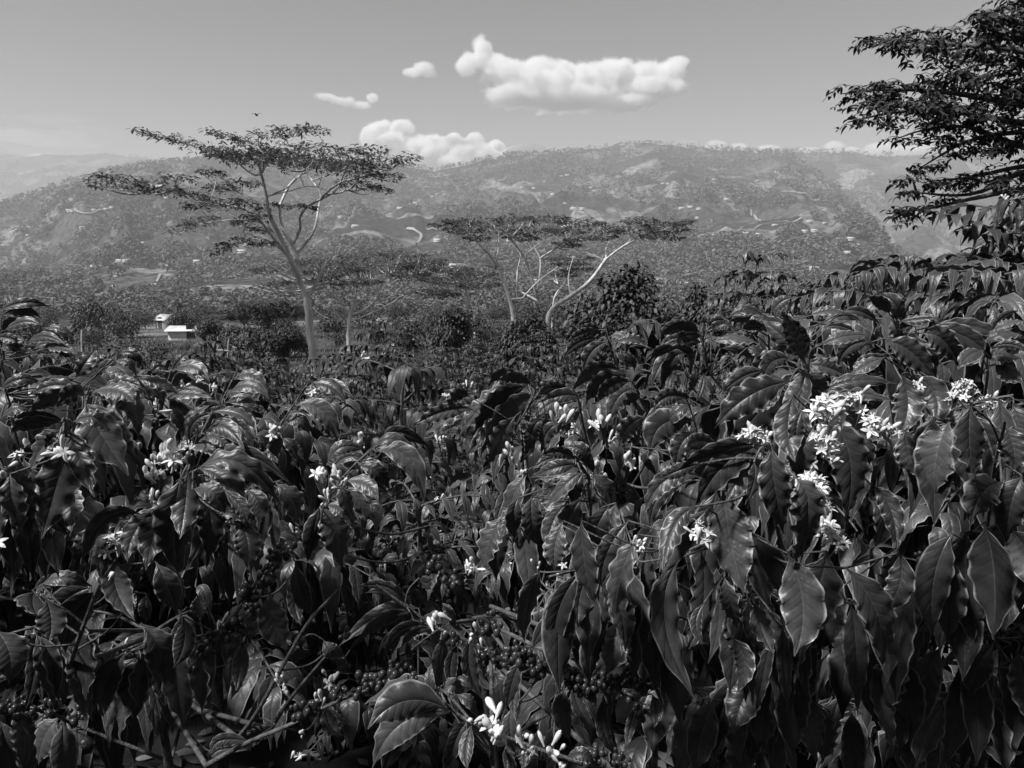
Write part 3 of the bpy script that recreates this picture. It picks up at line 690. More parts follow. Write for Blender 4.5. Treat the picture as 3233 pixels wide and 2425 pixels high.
# ------------------------------------------------------------------ broadleaf bushes, conifer, round trees
def bush_tree(name, label, D, sx, ytop, ybot, wpx, dens, leaf, mat, cat="tree", trunk=None, lobes=9, group=None, conifer=False):
    q = px2m(D); c = P(sx, ybot, D); gz = float(height(c[0], c[1])); top = P(sx, ytop, D)[2]; bot = max(min(P(sx, ybot, D)[2], gz + .3 * (top - gz)), gz + .1)
    root = empty(name, (c[0], c[1], gz), label, cat, group); o3 = (c[0], c[1], gz)
    H = top - bot; W = wpx * q
    tm = MB(); tube(tm, smooth_path([[c[0], c[1], gz - .2], [c[0] + .03 * W, c[1], (gz + bot) / 2], [c[0], c[1], bot + H * .6]], 8), np.linspace(.05, .02, 8) * max(H, W) ** .9 + .02, 6, .2)
    fo = MB()
    if conifer:
        for t in np.linspace(0, .96, 13):
            rr_ = W / 2 * (1 - t) ** .8 + .05; k = int(22 * dens * (1 - t) + 7); a = rng.uniform(0, 6.28, k)
            d = np.stack([np.cos(a), np.sin(a), 0 * a], -1); b0 = np.array([c[0], c[1], bot + H * t]) + rng.normal(size=(k, 3)) * [0, 0, .03 * H]
            L = rr_ * rng.uniform(.75, 1.1, (k, 1)); S = np.stack([-np.sin(a), np.cos(a), rng.normal(size=k) * .3], -1)
            leaves(fo, b0, b0 + d * L * .5 + UPZ * L * .12, b0 + d * L - UPZ * L * .25, S, L[:, 0] * .45, n=3, m=2, wave=.05, fold=-.4, curl=0, prof=FROND)
    else:
        for _ in range(int(lobes * 1.9)):
            d = nrm(rng.normal(size=3)); d[2] = abs(d[2]) * 1.1 - .35
            cc = np.array([c[0], c[1], bot + H * .5]) + d * [W * .36, W * .36, H * .38] * U(.35, 1.3); s = U(.08, .21)
            tube(tm, smooth_path([[c[0], c[1], bot], (np.array([c[0], c[1], bot]) + cc) / 2 + [0, 0, -.05 * H], cc], 6), np.linspace(.02, .006, 6) * W ** .9 + .003, 4)
            k = int(110 * dens); e = nrm(rng.normal(size=(k, 3)) + [0, 0, .25]); pos = cc + e * rng.random((k, 1)) ** .4 * [W * s, W * s, H * s * 1.05]
            h = nrm(e * [1, 1, .2] + rng.normal(size=(k, 3)) * .5); L = .62 * leaf * rng.uniform(.6, 1.3, (k, 1))
            S = nrm(np.cross(h, UPZ) + rng.normal(size=(k, 3)) * .3)
            leaves(fo, pos, pos + h * L * .5 + UPZ * L * .2, pos + h * L * .8 - UPZ * L * rng.uniform(.0, .7, (k, 1)), S, L[:, 0] * .42, n=3, m=2, wave=.05, fold=.3, curl=.1)
    tm.build("trunk", M_BARK_DARK, root, o3); fo.build("crown", mat, root, o3)
    return root
c1 = lambda x, y: [float(a) for a in C1(x, y)]
def bt(name, label, D, crop, x, yt, yb, w, dens, leaf, mat, **kw):
    sx, t = crop(x, yt); _, b_ = crop(x, yb); return bush_tree(name, label, D, float(sx), float(t), float(b_), w * crop.k, dens, leaf, mat, **kw)
bt("conifer_tree", "small dark conifer with a pointed top at the left", 80, C1, 395, 1065, 1250, 130, 1.3, .5, M_BUSH, conifer=True)
bt("round_tree", "round dusky tree between the conifer and the pale shed", 95, C1, 610, 1060, 1250, 230, 2.2, .5, M_BUSH, lobes=12)
bt("round_tree", "small round tree right of the tilted tin roof", 100, C1, 890, 1085, 1180, 110, 1.6, .5, M_BUSH)
bt("round_tree", "lone bare-stemmed round tree far left in the valley", 150, C1, 885, 1015, 1045, 60, 1.2, .5, M_HILLTREE)
bt("small_tree", "small leafy tree with a thin bare stem left of the tall trunk", 34, C1, 1420, 1130, 1280, 230, 2.4, .3, M_BUSH, lobes=13)
bt("broad_bush", "dense dark bush below the low spreading tree", 45, C1, 1200, 1140, 1260, 240, 2.2, .3, M_BUSH, cat="bush", lobes=12)
bt("broad_bush", "dense bush right behind the low spreading tree", 46, C1, 1060, 1110, 1210, 200, 1.8, .32, M_BUSH, cat="bush", lobes=10)
bt("small_tree", "dark leafy tree centre of the middle row, pale valley behind", 24, C5, 770, 110, 400, 250, 3.0, .2, M_BUSH, lobes=14)
bt("small_tree", "tall dark shrub-like tree below the leaning limb", 11, C2, 1590, 1395, 1760, 600, 3.0, .21, M_BUSH, lobes=17)
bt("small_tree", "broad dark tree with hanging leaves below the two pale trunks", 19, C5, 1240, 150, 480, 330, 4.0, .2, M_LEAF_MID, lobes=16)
bt("broad_bush", "wide dark flat bush at the right below the overhanging tree", 14, C3, 1230, 1440, 1660, 560, 6.0, .2, M_BUSH, cat="bush", lobes=24)
bt("broad_bush", "dark bush tucked behind the right-hand coffee tops", 11, C3, 330, 1440, 1640, 430, 2.6, .17, M_BUSH, cat="bush", lobes=11)
bt("broad_bush", "low dark bush right of the shrub with a crown of drooping leaves", 15, C3, 890, 1560, 1680, 260, 2.4, .2, M_BUSH, cat="bush", lobes=11)

# low bushes filling the slope beyond the coffee
def valley_bushes():
    G = "bushes on the slope beyond the coffee rows"; ps = []
    for _ in range(5):
        r = empty("valley_bush", (0, 0, 0), "leafy bush on the slope between the coffee rows and the valley floor", "bush", G); fo, tm = MB(), MB()
        tube(tm, smooth_path([[0, 0, -.2], [.05, 0, .5], [0, 0, 1.3]], 5), [.06, .05, .04, .03, .02], 5)
        for _ in range(11):
            d = nrm(rng.normal(size=3)); cc = np.array([0, 0, 1.15]) + d * [.8, .8, .6] * U(.5, 1.1); k = 85
            e = nrm(rng.normal(size=(k, 3)) + [0, 0, .3]); pos = cc + e * rng.random((k, 1)) ** .4 * U(.35, .6); h = nrm(e * [1, 1, .3] + rng.normal(size=(k, 3)) * .5); L = .2 * rng.uniform(.6, 1.3, (k, 1))
            leaves(fo, pos, pos + h * L * .5 + UPZ * L * .2, pos + h * L * .8 - UPZ * L * rng.uniform(0, .6, (k, 1)), nrm(np.cross(h, UPZ) + rng.normal(size=(k, 3)) * .3), L[:, 0] * .45, n=2, m=2, wave=0, fold=.3, curl=0, prof=FROND)
        tm.build("trunk", M_BARK_DARK, r); fo.build("crown", M_BUSH, r); ps.append([r, False])
    n = 0
    while n < 230:
        y = 27 + 150 * rng.random() ** 1.3; u = U(-.85, .7); x = u * y
        if -.29 < u < -.17 and y < 50: continue
        if y < 34 and u > .3: continue
        if y < 100 and -.52 < u < -.35: continue
        if -.09 < u < .0 and 70 < y < 125: continue
        if -.33 < u < -.19 and y < 33: continue
        if -.03 < u < .12 and y < 50: continue
        if -.28 < u < -.1 and y < 60 and rng.random() < .5: continue
        p = ps[n % 5]; s = U(.7, 1.5) * (1 + y / 220)
        if not p[1]: o = p[0]; p[1] = True
        else: o = dup(p[0], (0, 0, 0))
        o.location = (x, y, float(height(x, y))); o.rotation_euler = (0, 0, U(0, 6.28)); o.scale = (s * U(.9, 1.3), s, s * U(.7, 1.2)); n += 1
valley_bushes()

# ------------------------------------------------------------------ overhanging tree at the right edge
def leafy_tree():
    D = 7.0; q = px2m(D) * C3.k; c = P(*C3(2560, 900), D + .6); gz = float(height(c[0], c[1])); o3 = (c[0], c[1], gz)
    root = empty("overhanging_tree", o3, "large dark leafy tree overhanging from the right edge", "tree")
    tm = MB(); tp = smooth_path([[c[0], c[1], gz - .2], P(*C3(2590, 1100), D + .6), P(*C3(2540, 500), D + .6), P(*C3(2480, -100), D + .7), P(*C3(2440, -500), D + .7)], 24)
    tube(tm, tp, np.linspace(.2, .07, 24), 10, .15); tm.build("trunk", M_BARK_DARK, root, o3)
    limbs = [[(2500,150),(2046,120),(1900,90),(1780,90)],[(2530,420),(2046,270),(1700,235),(1400,215),(1160,195)],[(2540,620),(2000,540),(1600,480),(1300,470),(1085,492)],
             [(2540,700),(2000,640),(1550,570),(1300,600),(1125,640)],[(2545,760),(2046,690),(1750,740),(1500,880)],[(2545,850),(2046,770),(1700,660),(1450,700),(1385,725)],
             [(2550,980),(2046,900),(1800,1010),(1420,1005)],[(2550,900),(2046,870),(1750,930),(1540,950)],[(2550,1060),(2046,990),(1800,1035),(1550,1090),(1325,1120)],
             [(2470,0),(2150,30),(1960,20)],[(1480,1000),(1460,940),(1430,915)],[(2440,-400),(2200,-200),(2000,-160)]]
    E = []
    for L in limbs:
        dd = np.linspace(.6, 0, len(L)) if L[0][0] > 1600 else np.zeros(len(L)); sw = U(-.6, .9)
        dd = dd + np.linspace(0, sw, len(L)); pts = np.stack([P(*C3(x, y), D + d) for (x, y), d in zip(L, dd)])
        pp = smooth_path(pts, 18); lm = MB(); tube(lm, pp, np.linspace(.05 if L[0][0] > 1600 else .012, .006, 18), 5, .1)
        lm.build("limb", M_BARK_DARK, root, o3); E.append(pp)
    E = np.concatenate(E); tw, fo = MB(), MB()
    pads = [(1190,195,1330,215,30),(1300,215,1620,250,62),(1560,250,2100,330,95),(1080,492,1400,480,48),(1280,440,1620,430,40),(1200,540,1700,560,80),(1500,560,2100,520,110),(1130,635,1320,635,26),
            (1500,640,2100,660,66),(1385,722,1490,735,20),(1560,745,2100,730,52),(1500,880,1700,810,32),(1680,800,2046,770,24),(1550,965,1800,935,44),(1760,940,2100,910,66),(1400,1010,1500,1000,22),(1420,945,1490,925,20),
            (1340,1120,1480,1100,24),(1420,1140,1450,1140,24),(1480,1090,1580,1080,18),(1590,1050,1690,1040,22),(1790,90,1900,70,36),(1850,130,2100,120,110),(1960,20,2200,0,70),(1990,1030,2100,1010,40),(2150,100,2450,700,200),(1700,200,2100,180,70),(1640,400,2100,430,100),(1330,170,1560,170,26)]
    for (x0, y0, x1, y1, th) in pads:
        L = math.hypot(x1 - x0, y1 - y0); ks = int(L * th / 640) + 4
        for _ in range(ks):
            t = rng.random(); x = x0 + (x1 - x0) * t; y = y0 + (y1 - y0) * t + rng.normal() * th * .45
            c_ = P(*C3(x, y), D); j = np.argmin(np.linalg.norm(E * (D / E[:, 1:2]) - c_, axis=1)); c_ = P(*C3(x, y), E[j, 1] + rng.normal() * (.12 + th * q * .8))
            # a leafy sprig: short stalk with pairs of hanging leaflets
            a = rng.uniform(0, 6.28); d = nrm(np.array([math.cos(a) - .1, math.sin(a) * .7, U(-.3, .15)])); Ls = U(.10, .22)
            st = smooth_path([c_, c_ + d * Ls * .5 + [0, 0, .02], c_ + d * Ls - [0, 0, .03]], 5); tube(tw, st, [.004, .004, .003, .003, .002], 3)
            kk = rng.integers(3, 6); side = nrm(np.cross(d, UPZ)); base = np.concatenate([st[0] + (st[-1] - st[0]) * np.linspace(.15, 1, kk)[:, None]] * 2)
            sg = np.repeat([-1, 1], kk)[:, None]; od = nrm(side * sg + d * .7 + rng.normal(size=(2 * kk, 3)) * .25); Lf = .076 * rng.uniform(.7, 1.3, (2 * kk, 1)) 
            leaves(fo, base, base + od * Lf * .5 + UPZ * .012, base + od * Lf * .85 - UPZ * Lf * rng.uniform(-.1, .65, (2 * kk, 1)), np.cross(od, UPZ) + rng.normal(size=(2 * kk, 3)) * .45, Lf[:, 0] * .42, n=4, m=2, wave=.04, fold=.25, curl=.1)
            if rng.random() < .5: tube(tw, smooth_path([E[j], (E[j] + c_) / 2 + [0, 0, -.02], c_], 5), [.006, .005, .005, .004, .004], 3)
    tag(tw.build("twigs", M_BARK_DARK, root, o3), kind="stuff"); fo.build("crown", M_TREELEAF, root, o3)
leafy_tree()

# ------------------------------------------------------------------ sheds, posts, bird
def shed(label, D, sx, sy, w, d, h, rise, rz):
    p = P(sx, sy, D); p[2] = float(height(p[0], p[1])); root = empty("shed", p, label, "shed")
    a, b_ = MB(), MB(); gable(a, b_, w, d, h, rise, .3); a.build("wall", M_WALL, root, smooth=False); b_.build("roof", M_ROOF, root, smooth=False)
    dm = MB(); dv = np.array([[-.5,-d/2-.03,0],[.5,-d/2-.03,0],[.5,-d/2-.03,2.0],[-.5,-d/2-.03,2.0]]); dm.add(np.concatenate([dv, dv + [0,.06,0]]), [[0,1,2,3],[0,1,5,4],[1,2,6,5],[2,3,7,6],[3,0,4,7]])
    dm.build("door", M_DARKWOOD, root, smooth=False); root.rotation_euler.z = rz; return root
shed("long low whitewashed shed with a pale roof half hidden by bushes", 88, *C1(975, 1215), 5.2, 3.2, 1.2, .35, .12)
shed("little hut with a tilted pale tin roof above the long shed", 125, *C1(830, 1140), 2.4, 2.4, 1.6, .7, -.5)
def post(label, D, crop, x, y0, y1, r):
    a, b_ = P(*crop(x, y1), D), P(*crop(x + 3, y0), D); gz = float(height(a[0], a[1])) - .3; mb = MB()
    tube(mb, smooth_path([[a[0], a[1], min(gz, a[2] - .1)], (a + b_) / 2 + [U(-.05, .05), 0, 0], b_], 8), np.linspace(r, r * .7, 8), 6, .3)
    tag(mb.build("wooden_post", M_POST, origin=(a[0], a[1], gz)), label, "post")
post("bleached wooden post at the left end of the short rail", 33, C1, 1084, 1205, 1300, .06)
post("bleached wooden post at the right end of the short rail", 33, C1, 1140, 1215, 1330, .06)
post("crooked pale stump poking up right of the conifer", 28, C1, 410, 1170, 1250, .09)
a, b_ = P(*C1(1082, 1272), 33), P(*C1(1146, 1278), 33); mb = MB(); tube(mb, smooth_path([a, b_], 4), .05, 6, .2)
tag(mb.build("fence_rail", M_POST, origin=tuple(a)), "short horizontal rail fixed between two bleached posts", "rail")
mb = MB(); c = P(*C1(1280, 100), 70); ball(mb, c, (.10, .3, .09), 3); ball(mb, c + [0, -.3, .05], (.07, .1, .07), 2)
bw_ = MB()
for sg in (-1, 1):
    leaves(bw_, [c + [sg*.05, 0, .03]], [c + [sg*.28, .02, .26]], [c + [sg*.5, .1, .05]], [[0, 1, .1]], [.26], n=6, m=2, wave=0, fold=0, curl=.1)
bo = mb.build("bird", M_DARKWOOD, origin=tuple(c)); tag(bo, "tiny dark bird flying high above the tall tree", "bird")
bw_.build("wings", M_DARKWOOD, bo, tuple(c))

# ------------------------------------------------------------------ coffee
def bud_mb(mb, base, d, L, r):
    p = base + d * L * np.array([0, .2, .45, .7, .88, 1.0])[:, None]; tube(mb, p, r * np.array([.35, .45, .8, 1.0, .75, .12]), 6)
PETAL = (np.array([0, .15, .5, .8, 1.0]), np.array([.35, .6, 1, .8, .15]))
def flower_mb(c, size=1.0, opened=0.0, n=6, d0=None):
    """a cluster of upright candle-like buds and open five-petalled stars"""
    mb = MB(); d0 = nrm(np.array([U(-.3, .3), U(-.5, 0), 1.0])) if d0 is None else d0
    for _ in range(n):
        d = nrm(d0 + rng.normal(size=3) * .42); b0 = np.asarray(c) + rng.normal(size=3) * .007 * size
        L = .024 * size * U(.65, 1.25)
        if rng.random() < opened:
            e = b0 + d * L * .55; tube(mb, smooth_path([b0, e], 4), .0016 * size, 5)
            a = nrm(np.cross(d, rng.normal(size=3))); b_ = np.cross(d, a); th = np.arange(5) * 1.2566 + U(0, 1.2); h = a * np.cos(th)[:, None] + b_ * np.sin(th)[:, None]
            Lp = .0135 * size * U(.8, 1.2)
            leaves(mb, np.repeat(e[None], 5, 0), e + h * Lp * .4 + d * Lp * .35, e + h * Lp + d * Lp * rng.uniform(-.15, .35, (5, 1)), np.cross(d, h), Lp * .42, n=4, m=2, wave=.05, freq=1, fold=.2, curl=.1, prof=PETAL)
            for q in range(3): bud_mb(mb, e, nrm(d + h[q] * .6), Lp * .7, .0009 * size)
        else: bud_mb(mb, b0, d, L, .0042 * size * U(.8, 1.2))
    return mb
def berry_mb(c, n, r=.0052, spread=.014):
    mb = MB()
    for _ in range(n):
        d = nrm(rng.normal(size=3)); s = r * U(.55, 1.15)
        ball(mb, np.asarray(c) + d * spread * U(.5, 1.0), (s * U(.85, 1), s, s * U(1.05, 1.35)), 3)
    return mb

def sprig(base, d, L, npairs, leafL, sag=.5, first=.2, hang=(15, 65), wide=.35):
    """side branch with opposite leaf pairs; returns path and leaf arrays"""
    n = 10; p = [np.asarray(base, float)]; d = nrm(np.asarray(d, float))
    for _ in range(n):
        p.append(p[-1] + d * L / n); d = nrm(d - UPZ * sag / n * (1 - abs(d[2])) + rng.normal(size=3) * .035)
    p = np.array(p); t = np.linspace(first, 1.0, npairs) * n; k = np.minimum(t.astype(int), n - 1); f = (t - k)[:, None]
    node = p[k] * (1 - f) + p[k + 1] * f; T = nrm(p[k + 1] - p[k]); side = nrm(np.cross(T, UPZ) + 1e-6)
    sg = np.repeat([1, -1], npairs)[:, None]; node = np.tile(node, (2, 1)); T = np.tile(T, (2, 1)); side = np.tile(side, (2, 1))
    q = len(node); young = np.interp(np.tile(t / n, 2), [0, .75, 1], [.9, 1, .55])[:, None]
    a = np.radians(rng.uniform(25, 60, (q, 1))); th = np.radians(rng.uniform(hang[0], hang[1], (q, 1)))
    out = nrm(side * sg * np.cos(a) + T * np.sin(a)); Lf = leafL * young * rng.uniform(.75, 1.2, (q, 1))
    oh = nrm(out * [1, 1, .25])
    C = node + oh * Lf * .5 + UPZ * Lf * rng.uniform(.14, .36, (q, 1)); P1 = node + oh * Lf * np.cos(th) - UPZ * Lf * np.sin(th)
    S = np.cross(oh, UPZ) + UPZ * rng.normal(size=(q, 1)) * .45
    return p, node, (node, C, P1, S, Lf[:, 0] * wide * rng.uniform(.85, 1.15, q))
def cat(L): return [np.concatenate([np.atleast_1d(l[i]) for l in L]) for i in range(5)]

def coffee_shrub(name, label, group, seed_h=1.9, rad=.72, levels=13, lod="mid", nfl=8, nberry=0, hang=(20, 70), leafL=.145, cull=None, low=.16, bare=0.0, topf=.36):
    """upright stem with tiers of arching side branches (object local coordinates, foot at the origin)"""
    root = empty(name, (0, 0, 0), label, "coffee shrub", group)
    st = MB(); H = seed_h; stems = [smooth_path([[0, 0, -.15], [U(-.03, .03), U(-.03, .03), H * .5], [U(-.06, .06), U(-.06, .06), H * .98]], 14)]
    tube(st, stems[0], np.linspace(.022, .006, 14), 7, .1); stem_o = st.build("stem", M_TWIG, root)
    n_, m_ = {"near": (9, 4), "mid": (5, 2), "far": (4, 2)}[lod]
    allv, wood, nodes = [], MB(), []
    az0 = U(0, 6.28)
    for k in range(levels):
        f = low + (1 - low) * k / (levels - 1); az0 += 1.57 + U(-.3, .3)
        for h in ((0, np.pi) if f < .72 or lod == 'far' else (0, 2.1, 4.2)):
            a = az0 + h + U(-.25, .25); el = np.interp(f, [.15, .6, .9, 1], [.05, .18, .30, .34]) + U(-.1, .1)
            L = rad * np.interp(f, [.15, .45, .8, 1], [.85, 1.0, max(.72, topf), topf]) * U(.8, 1.15)
            d = np.array([math.cos(a) * math.cos(el), math.sin(a) * math.cos(el), math.sin(el)])
            b0 = stems[0][min(13, int(f * 13))] + [0, 0, U(-.03, .03)]
            p, nd, lv = sprig(b0, d, L, max(4, int(L / (.055 if lod == 'near' else .07))), leafL, sag=.9, first=(.45 if lod == 'near' else .3) if f < .75 else .08, hang=hang)
            if cull is not None:
                if not cull(p).all(): continue
                ok = cull(lv[0]) & cull(lv[1]) & cull(lv[2]) & (rng.random(len(lv[0])) > bare)
                if ok.sum() < (5 if bare == 0 else 1): continue
                lv = tuple(q_[ok] for q_ in lv); nd = nd[ok]
            nodes.append(nd)
            if lod == "near":
                bm_ = MB(); tube(bm_, p, np.linspace(.0055, .0022, len(p)), 5); bo = bm_.build("branch", M_TWIG, root)
                fm = MB(); leaves(fm, *lv, n=n_, m=m_, wave=.075, freq=rng.uniform(3, 5, len(lv[4])), fold=.28, curl=.3, twist=rng.normal(size=len(lv[4])) * .35)
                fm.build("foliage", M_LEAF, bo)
                for c in nd[rng.random(len(nd)) < nfl / 330.]: flower_mb(c + [0, 0, .004], U(.8, 1.1), .08, rng.integers(3, 7)).build("flower_cluster", M_PETAL, bo)
                for c in nd[rng.random(len(nd)) < nberry / 330.]: berry_mb(c, rng.integers(6, 14)).build("berry_cluster", M_BERRY, bo)
            else:
                tube(wood, p, np.linspace(.006, .003, len(p)), 4); allv.append(lv)
    if lod != "near":
        wood.build("branches", M_TWIG, stem_o)
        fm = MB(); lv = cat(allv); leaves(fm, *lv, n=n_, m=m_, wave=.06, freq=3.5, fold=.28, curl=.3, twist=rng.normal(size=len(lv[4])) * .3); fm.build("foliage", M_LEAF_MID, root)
        N_all = np.concatenate(nodes); N_all = N_all[N_all[:, 2] > H * .35]
        for c in N_all[rng.choice(len(N_all), nfl, replace=False)]: flower_mb(c + [0, 0, .01], 1.3, .15, 5).build("flower_cluster", M_PETAL, root)
    return root
def place(root, x, y, h=None, ytop=None, D=None, xy=1.0, H0=1.9, rz=None):
    """stand a shrub at (x, y) with its top at height ytop of the photograph, or h metres tall"""
    z = float(height(x, y)); s = (h or 1.7) / H0
    root.location = (x, y, z); root.scale = (s * xy, s * xy, s); root.rotation_euler = (0, 0, U(0, 6.28) if rz is None else rz)
def spot(xd, yd, D):
    sx, sy = CD(xd, yd); p = P(sx, sy, D); return float(p[0]), float(p[1]), float(p[2])

# middle distance rows
G_MID = "coffee shrubs in rows down the slope"; L_MID = "dark coffee shrub with drooping leaves in the rows down the slope"
mids = [coffee_shrub("coffee_shrub", L_MID, G_MID, rad=r_, levels=lv_, nfl=7, low=.40, leafL=.155) for r_, lv_ in ((.78, 12), (.70, 13), (.85, 12), (.74, 14))]
spots = []
D = 3.7
while D < 27:
    for u in np.arange(-.98, 1.0, 1.45 / D):
        spots.append((u * D + U(-.35, .35), D + U(-.4, .4)))
    D += 1.3 + .035 * D
cnt = 0; first = [True] * 4
for x, y in spots:
    u = x / y
    if y > 12 and u > .2: continue
    if y > 16 and -.33 < u < -.18 : continue
    if y > 13 and -.475 < u < -.385: continue
    h = 1.75 * U(.82, 1.18) - (.5 if y < 8 and -.30 < u < .06 else 0)
    if u > .12 and y > 4: h -= .4
    k = cnt % 4
    if cnt >= 285: break
    if first[k]: o = mids[k]; first[k] = False
    else: o = dup(mids[k], (0, 0, 0), keep=None if y < 13 else (lambda c: c.name.split('.')[0] in ("foliage", "stem") or rng.random() < .5))
    place(o, x, y, h, xy=U(.9, 1.15)); cnt += 1

# upper outline of the nearest foliage in the photograph, so that filling branches stay below it
LU, LS = sky_tab([(-600,640),(-20,640),(60,690),(130,760),(300,780),(450,795),(560,815),(650,790),(800,800),(950,850),(1100,810),(1200,750),(1300,710),(1450,690),(1600,680),(1750,660),(1900,650),(2000,650),(2100,700),(2212,690),(2900,650)])
# the single shrubs that stand out above the rows
def single(label, xd, yd, D, rad, lod="mid", xy=1.0, levels=13, nfl=5, hang=(15, 65), leafL=.145, name="coffee_shrub", nberry=0, dmin=1.55, low=.16, bare=0.0, topf=.36, outline=True):
    x, y, z = spot(xd, yd, D); h = z - float(height(x, y))
    H0 = max(h, .5); rz = U(0, 6.28); zb = float(height(x, y))
    def cull(v):
        w = np.stack([v[:, 0]*math.cos(rz) - v[:, 1]*math.sin(rz) + x, v[:, 0]*math.sin(rz) + v[:, 1]*math.cos(rz) + y, v[:, 2] + zb], -1)
        Dw = np.maximum(w[:, 1], .05); u = w[:, 0] / Dw; s = w[:, 2] / Dw
        return (w[:, 1] > dmin) & (s < np.interp(u, LU, LS) + .006) | (np.abs(u) > .9)
    r = coffee_shrub(name, label, None, seed_h=H0, rad=rad, levels=levels, lod=lod, nfl=nfl, hang=hang, leafL=leafL, nberry=nberry, low=low, bare=bare, topf=topf, cull=cull if lod == "near" and outline else None)
    place(r, x, y, h, H0=H0, xy=xy, rz=rz); return r
single("coffee shrub whose rounded crown of drooping leaves stands against the hillside", 1625, 548, 7.4, .66, levels=28, lod="near", outline=False, hang=(10, 55), nfl=2, low=.50, topf=.52, leafL=.16)
single("tall coffee shrub at the right edge with arching leaf tiers under the overhanging tree", 2235, 455, 4.4, .85, levels=20, lod="near", outline=False, low=.42, topf=.55, hang=(10, 45), nfl=2)
single("coffee shrub left of the tallest one at the right edge", 1985, 560, 5.0, .8, levels=18, lod="near", outline=False, low=.42, topf=.55, nfl=2)
single("coffee shrub in the gap between the rounded crown and the right-hand group", 1760, 620, 5.4, .7, levels=15, lod="near", outline=False, low=.42, topf=.55, nfl=2)
single("dark coffee shrub just behind the right-hand foreground leaves", 1900, 610, 4.6, .85, levels=16, lod="near", outline=False, low=.42, topf=.55, nfl=2)
single("coffee shrub at the right edge below the arching leaf tiers", 2165, 560, 3.7, .8, levels=20, lod="near", outline=False, low=.42, topf=.55, nfl=2, leafL=.17)
single("coffee shrub standing between the right edge group and the wide flat bush", 1950, 590, 4.0, .75, levels=18, lod="near", outline=False, low=.42, topf=.55, nfl=2, leafL=.16)
single("lowest coffee shrub of the right edge group, just above the far-right leaves", 2200, 590, 3.1, .7, levels=18, lod="near", outline=False, low=.42, topf=.55, nfl=2, leafL=.165)
single("coffee shrub behind the right-hand leaves, below the tall dark shrub-like tree", 1440, 690, 4.6, .8, levels=14, nfl=3)
single("big rounded coffee shrub dotted with white flowers right of the tall trunk", 830, 690, 10.5, 1.25, levels=20, nfl=26)
single("coffee shrub with hanging leaf curtain in the middle of the picture", 840, 800, 3.3, .62, levels=14, nfl=8, hang=(35, 80))
single("coffee shrub at the far left edge rising above its neighbours", -40, 655, 2.6, .62, lod="near", levels=16, nfl=2)

# foreground shrubs
near = dict(lod="near", nfl=7, nberry=6, low=.55, leafL=.195, hang=(35, 85))
FG = {}
FG['left'] = single("leftmost front coffee shrub with broad wavy leaves hanging in a fan", 90, 800, 1.95, .62, xy=1, levels=15, **near)
FG['midleft'] = single("front coffee shrub left of centre with bud clusters under its arching leaves", 430, 815, 2.15, .66, levels=14, **near)
FG['centre'] = single("coffee shrub in the hollow at the centre with thin bare twigs", 930, 1080, 2.5, .62, levels=12, **dict(near, leafL=.125, hang=(20, 70)))
FG['low'] = single("low coffee shrub at the bottom centre with berry-laden branches", 1060, 1330, 1.75, .5, levels=7, bare=.7, dmin=1.6, lod="near", nfl=8, nberry=40, hang=(30, 80))
FG['lowleft'] = single("low coffee shrub in the bottom left corner hung with berries", 330, 1370, 1.65, .5, levels=7, bare=.7, dmin=1.6, lod="near", nfl=6, nberry=40, hang=(30, 85))
FG['midright'] = single("coffee shrub right of centre whose leaves sweep down to the left", 1330, 860, 2.4, .62, levels=14, **near)
FG['right'] = single("nearest coffee shrub on the right with large glossy hanging leaves and open white flowers", 1740, 800, 1.8, .55, levels=14, **dict(near, low=.40))
FG['tops'] = single("coffee shrub behind the open white flowers with a flat crown of leaves", 1800, 690, 2.6, .7, levels=15, **dict(near, low=.40))
FG['far right'] = single("shadowy coffee shrub at the right edge of the foreground", 2120, 760, 2.0, .62, levels=14, **dict(near, low=.40))
single("coffee shrub filling the gap behind the two left front shrubs", 250, 770, 3.2, .75, levels=14, **near)
single("coffee shrub behind the thin bare twigs, below the hanging leaf curtain", 660, 880, 3.1, .72, levels=13, **dict(near, leafL=.125, hang=(20, 70)))
single("coffee shrub between the hollow and the leaves sweeping left", 1130, 900, 3.2, .72, levels=13, **dict(near, leafL=.125, hang=(20, 70)))
single("low dark coffee shrub in the bottom right corner", 1850, 1330, 1.75, .5, levels=7, bare=.7, dmin=1.6, lod="near", nfl=1, nberry=26, hang=(35, 85))

# unseen shrubs carry the rows on around the camera, added to shade the foreground
for k_, (x, y, h) in enumerate([(-1.5,-.2,2.3),(-1.1,-1.2,2.5),(-.1,-1.5,2.4),(.9,-1.3,2.3),(1.5,-.3,2.3),(-2.6,.5,2.2),(-2.4,-1.6,2.5),(2.6,.4,2.3),(2.3,-1.7,2.4),(-.7,-2.9,2.6),(.9,-3.0,2.6),(-3.8,-.6,2.4),(3.8,-.5,2.4),(-2.2,1.6,2.0)]):
    place(dup(mids[k_ % 4], (0, 0, 0)), x, y, h, xy=.8)

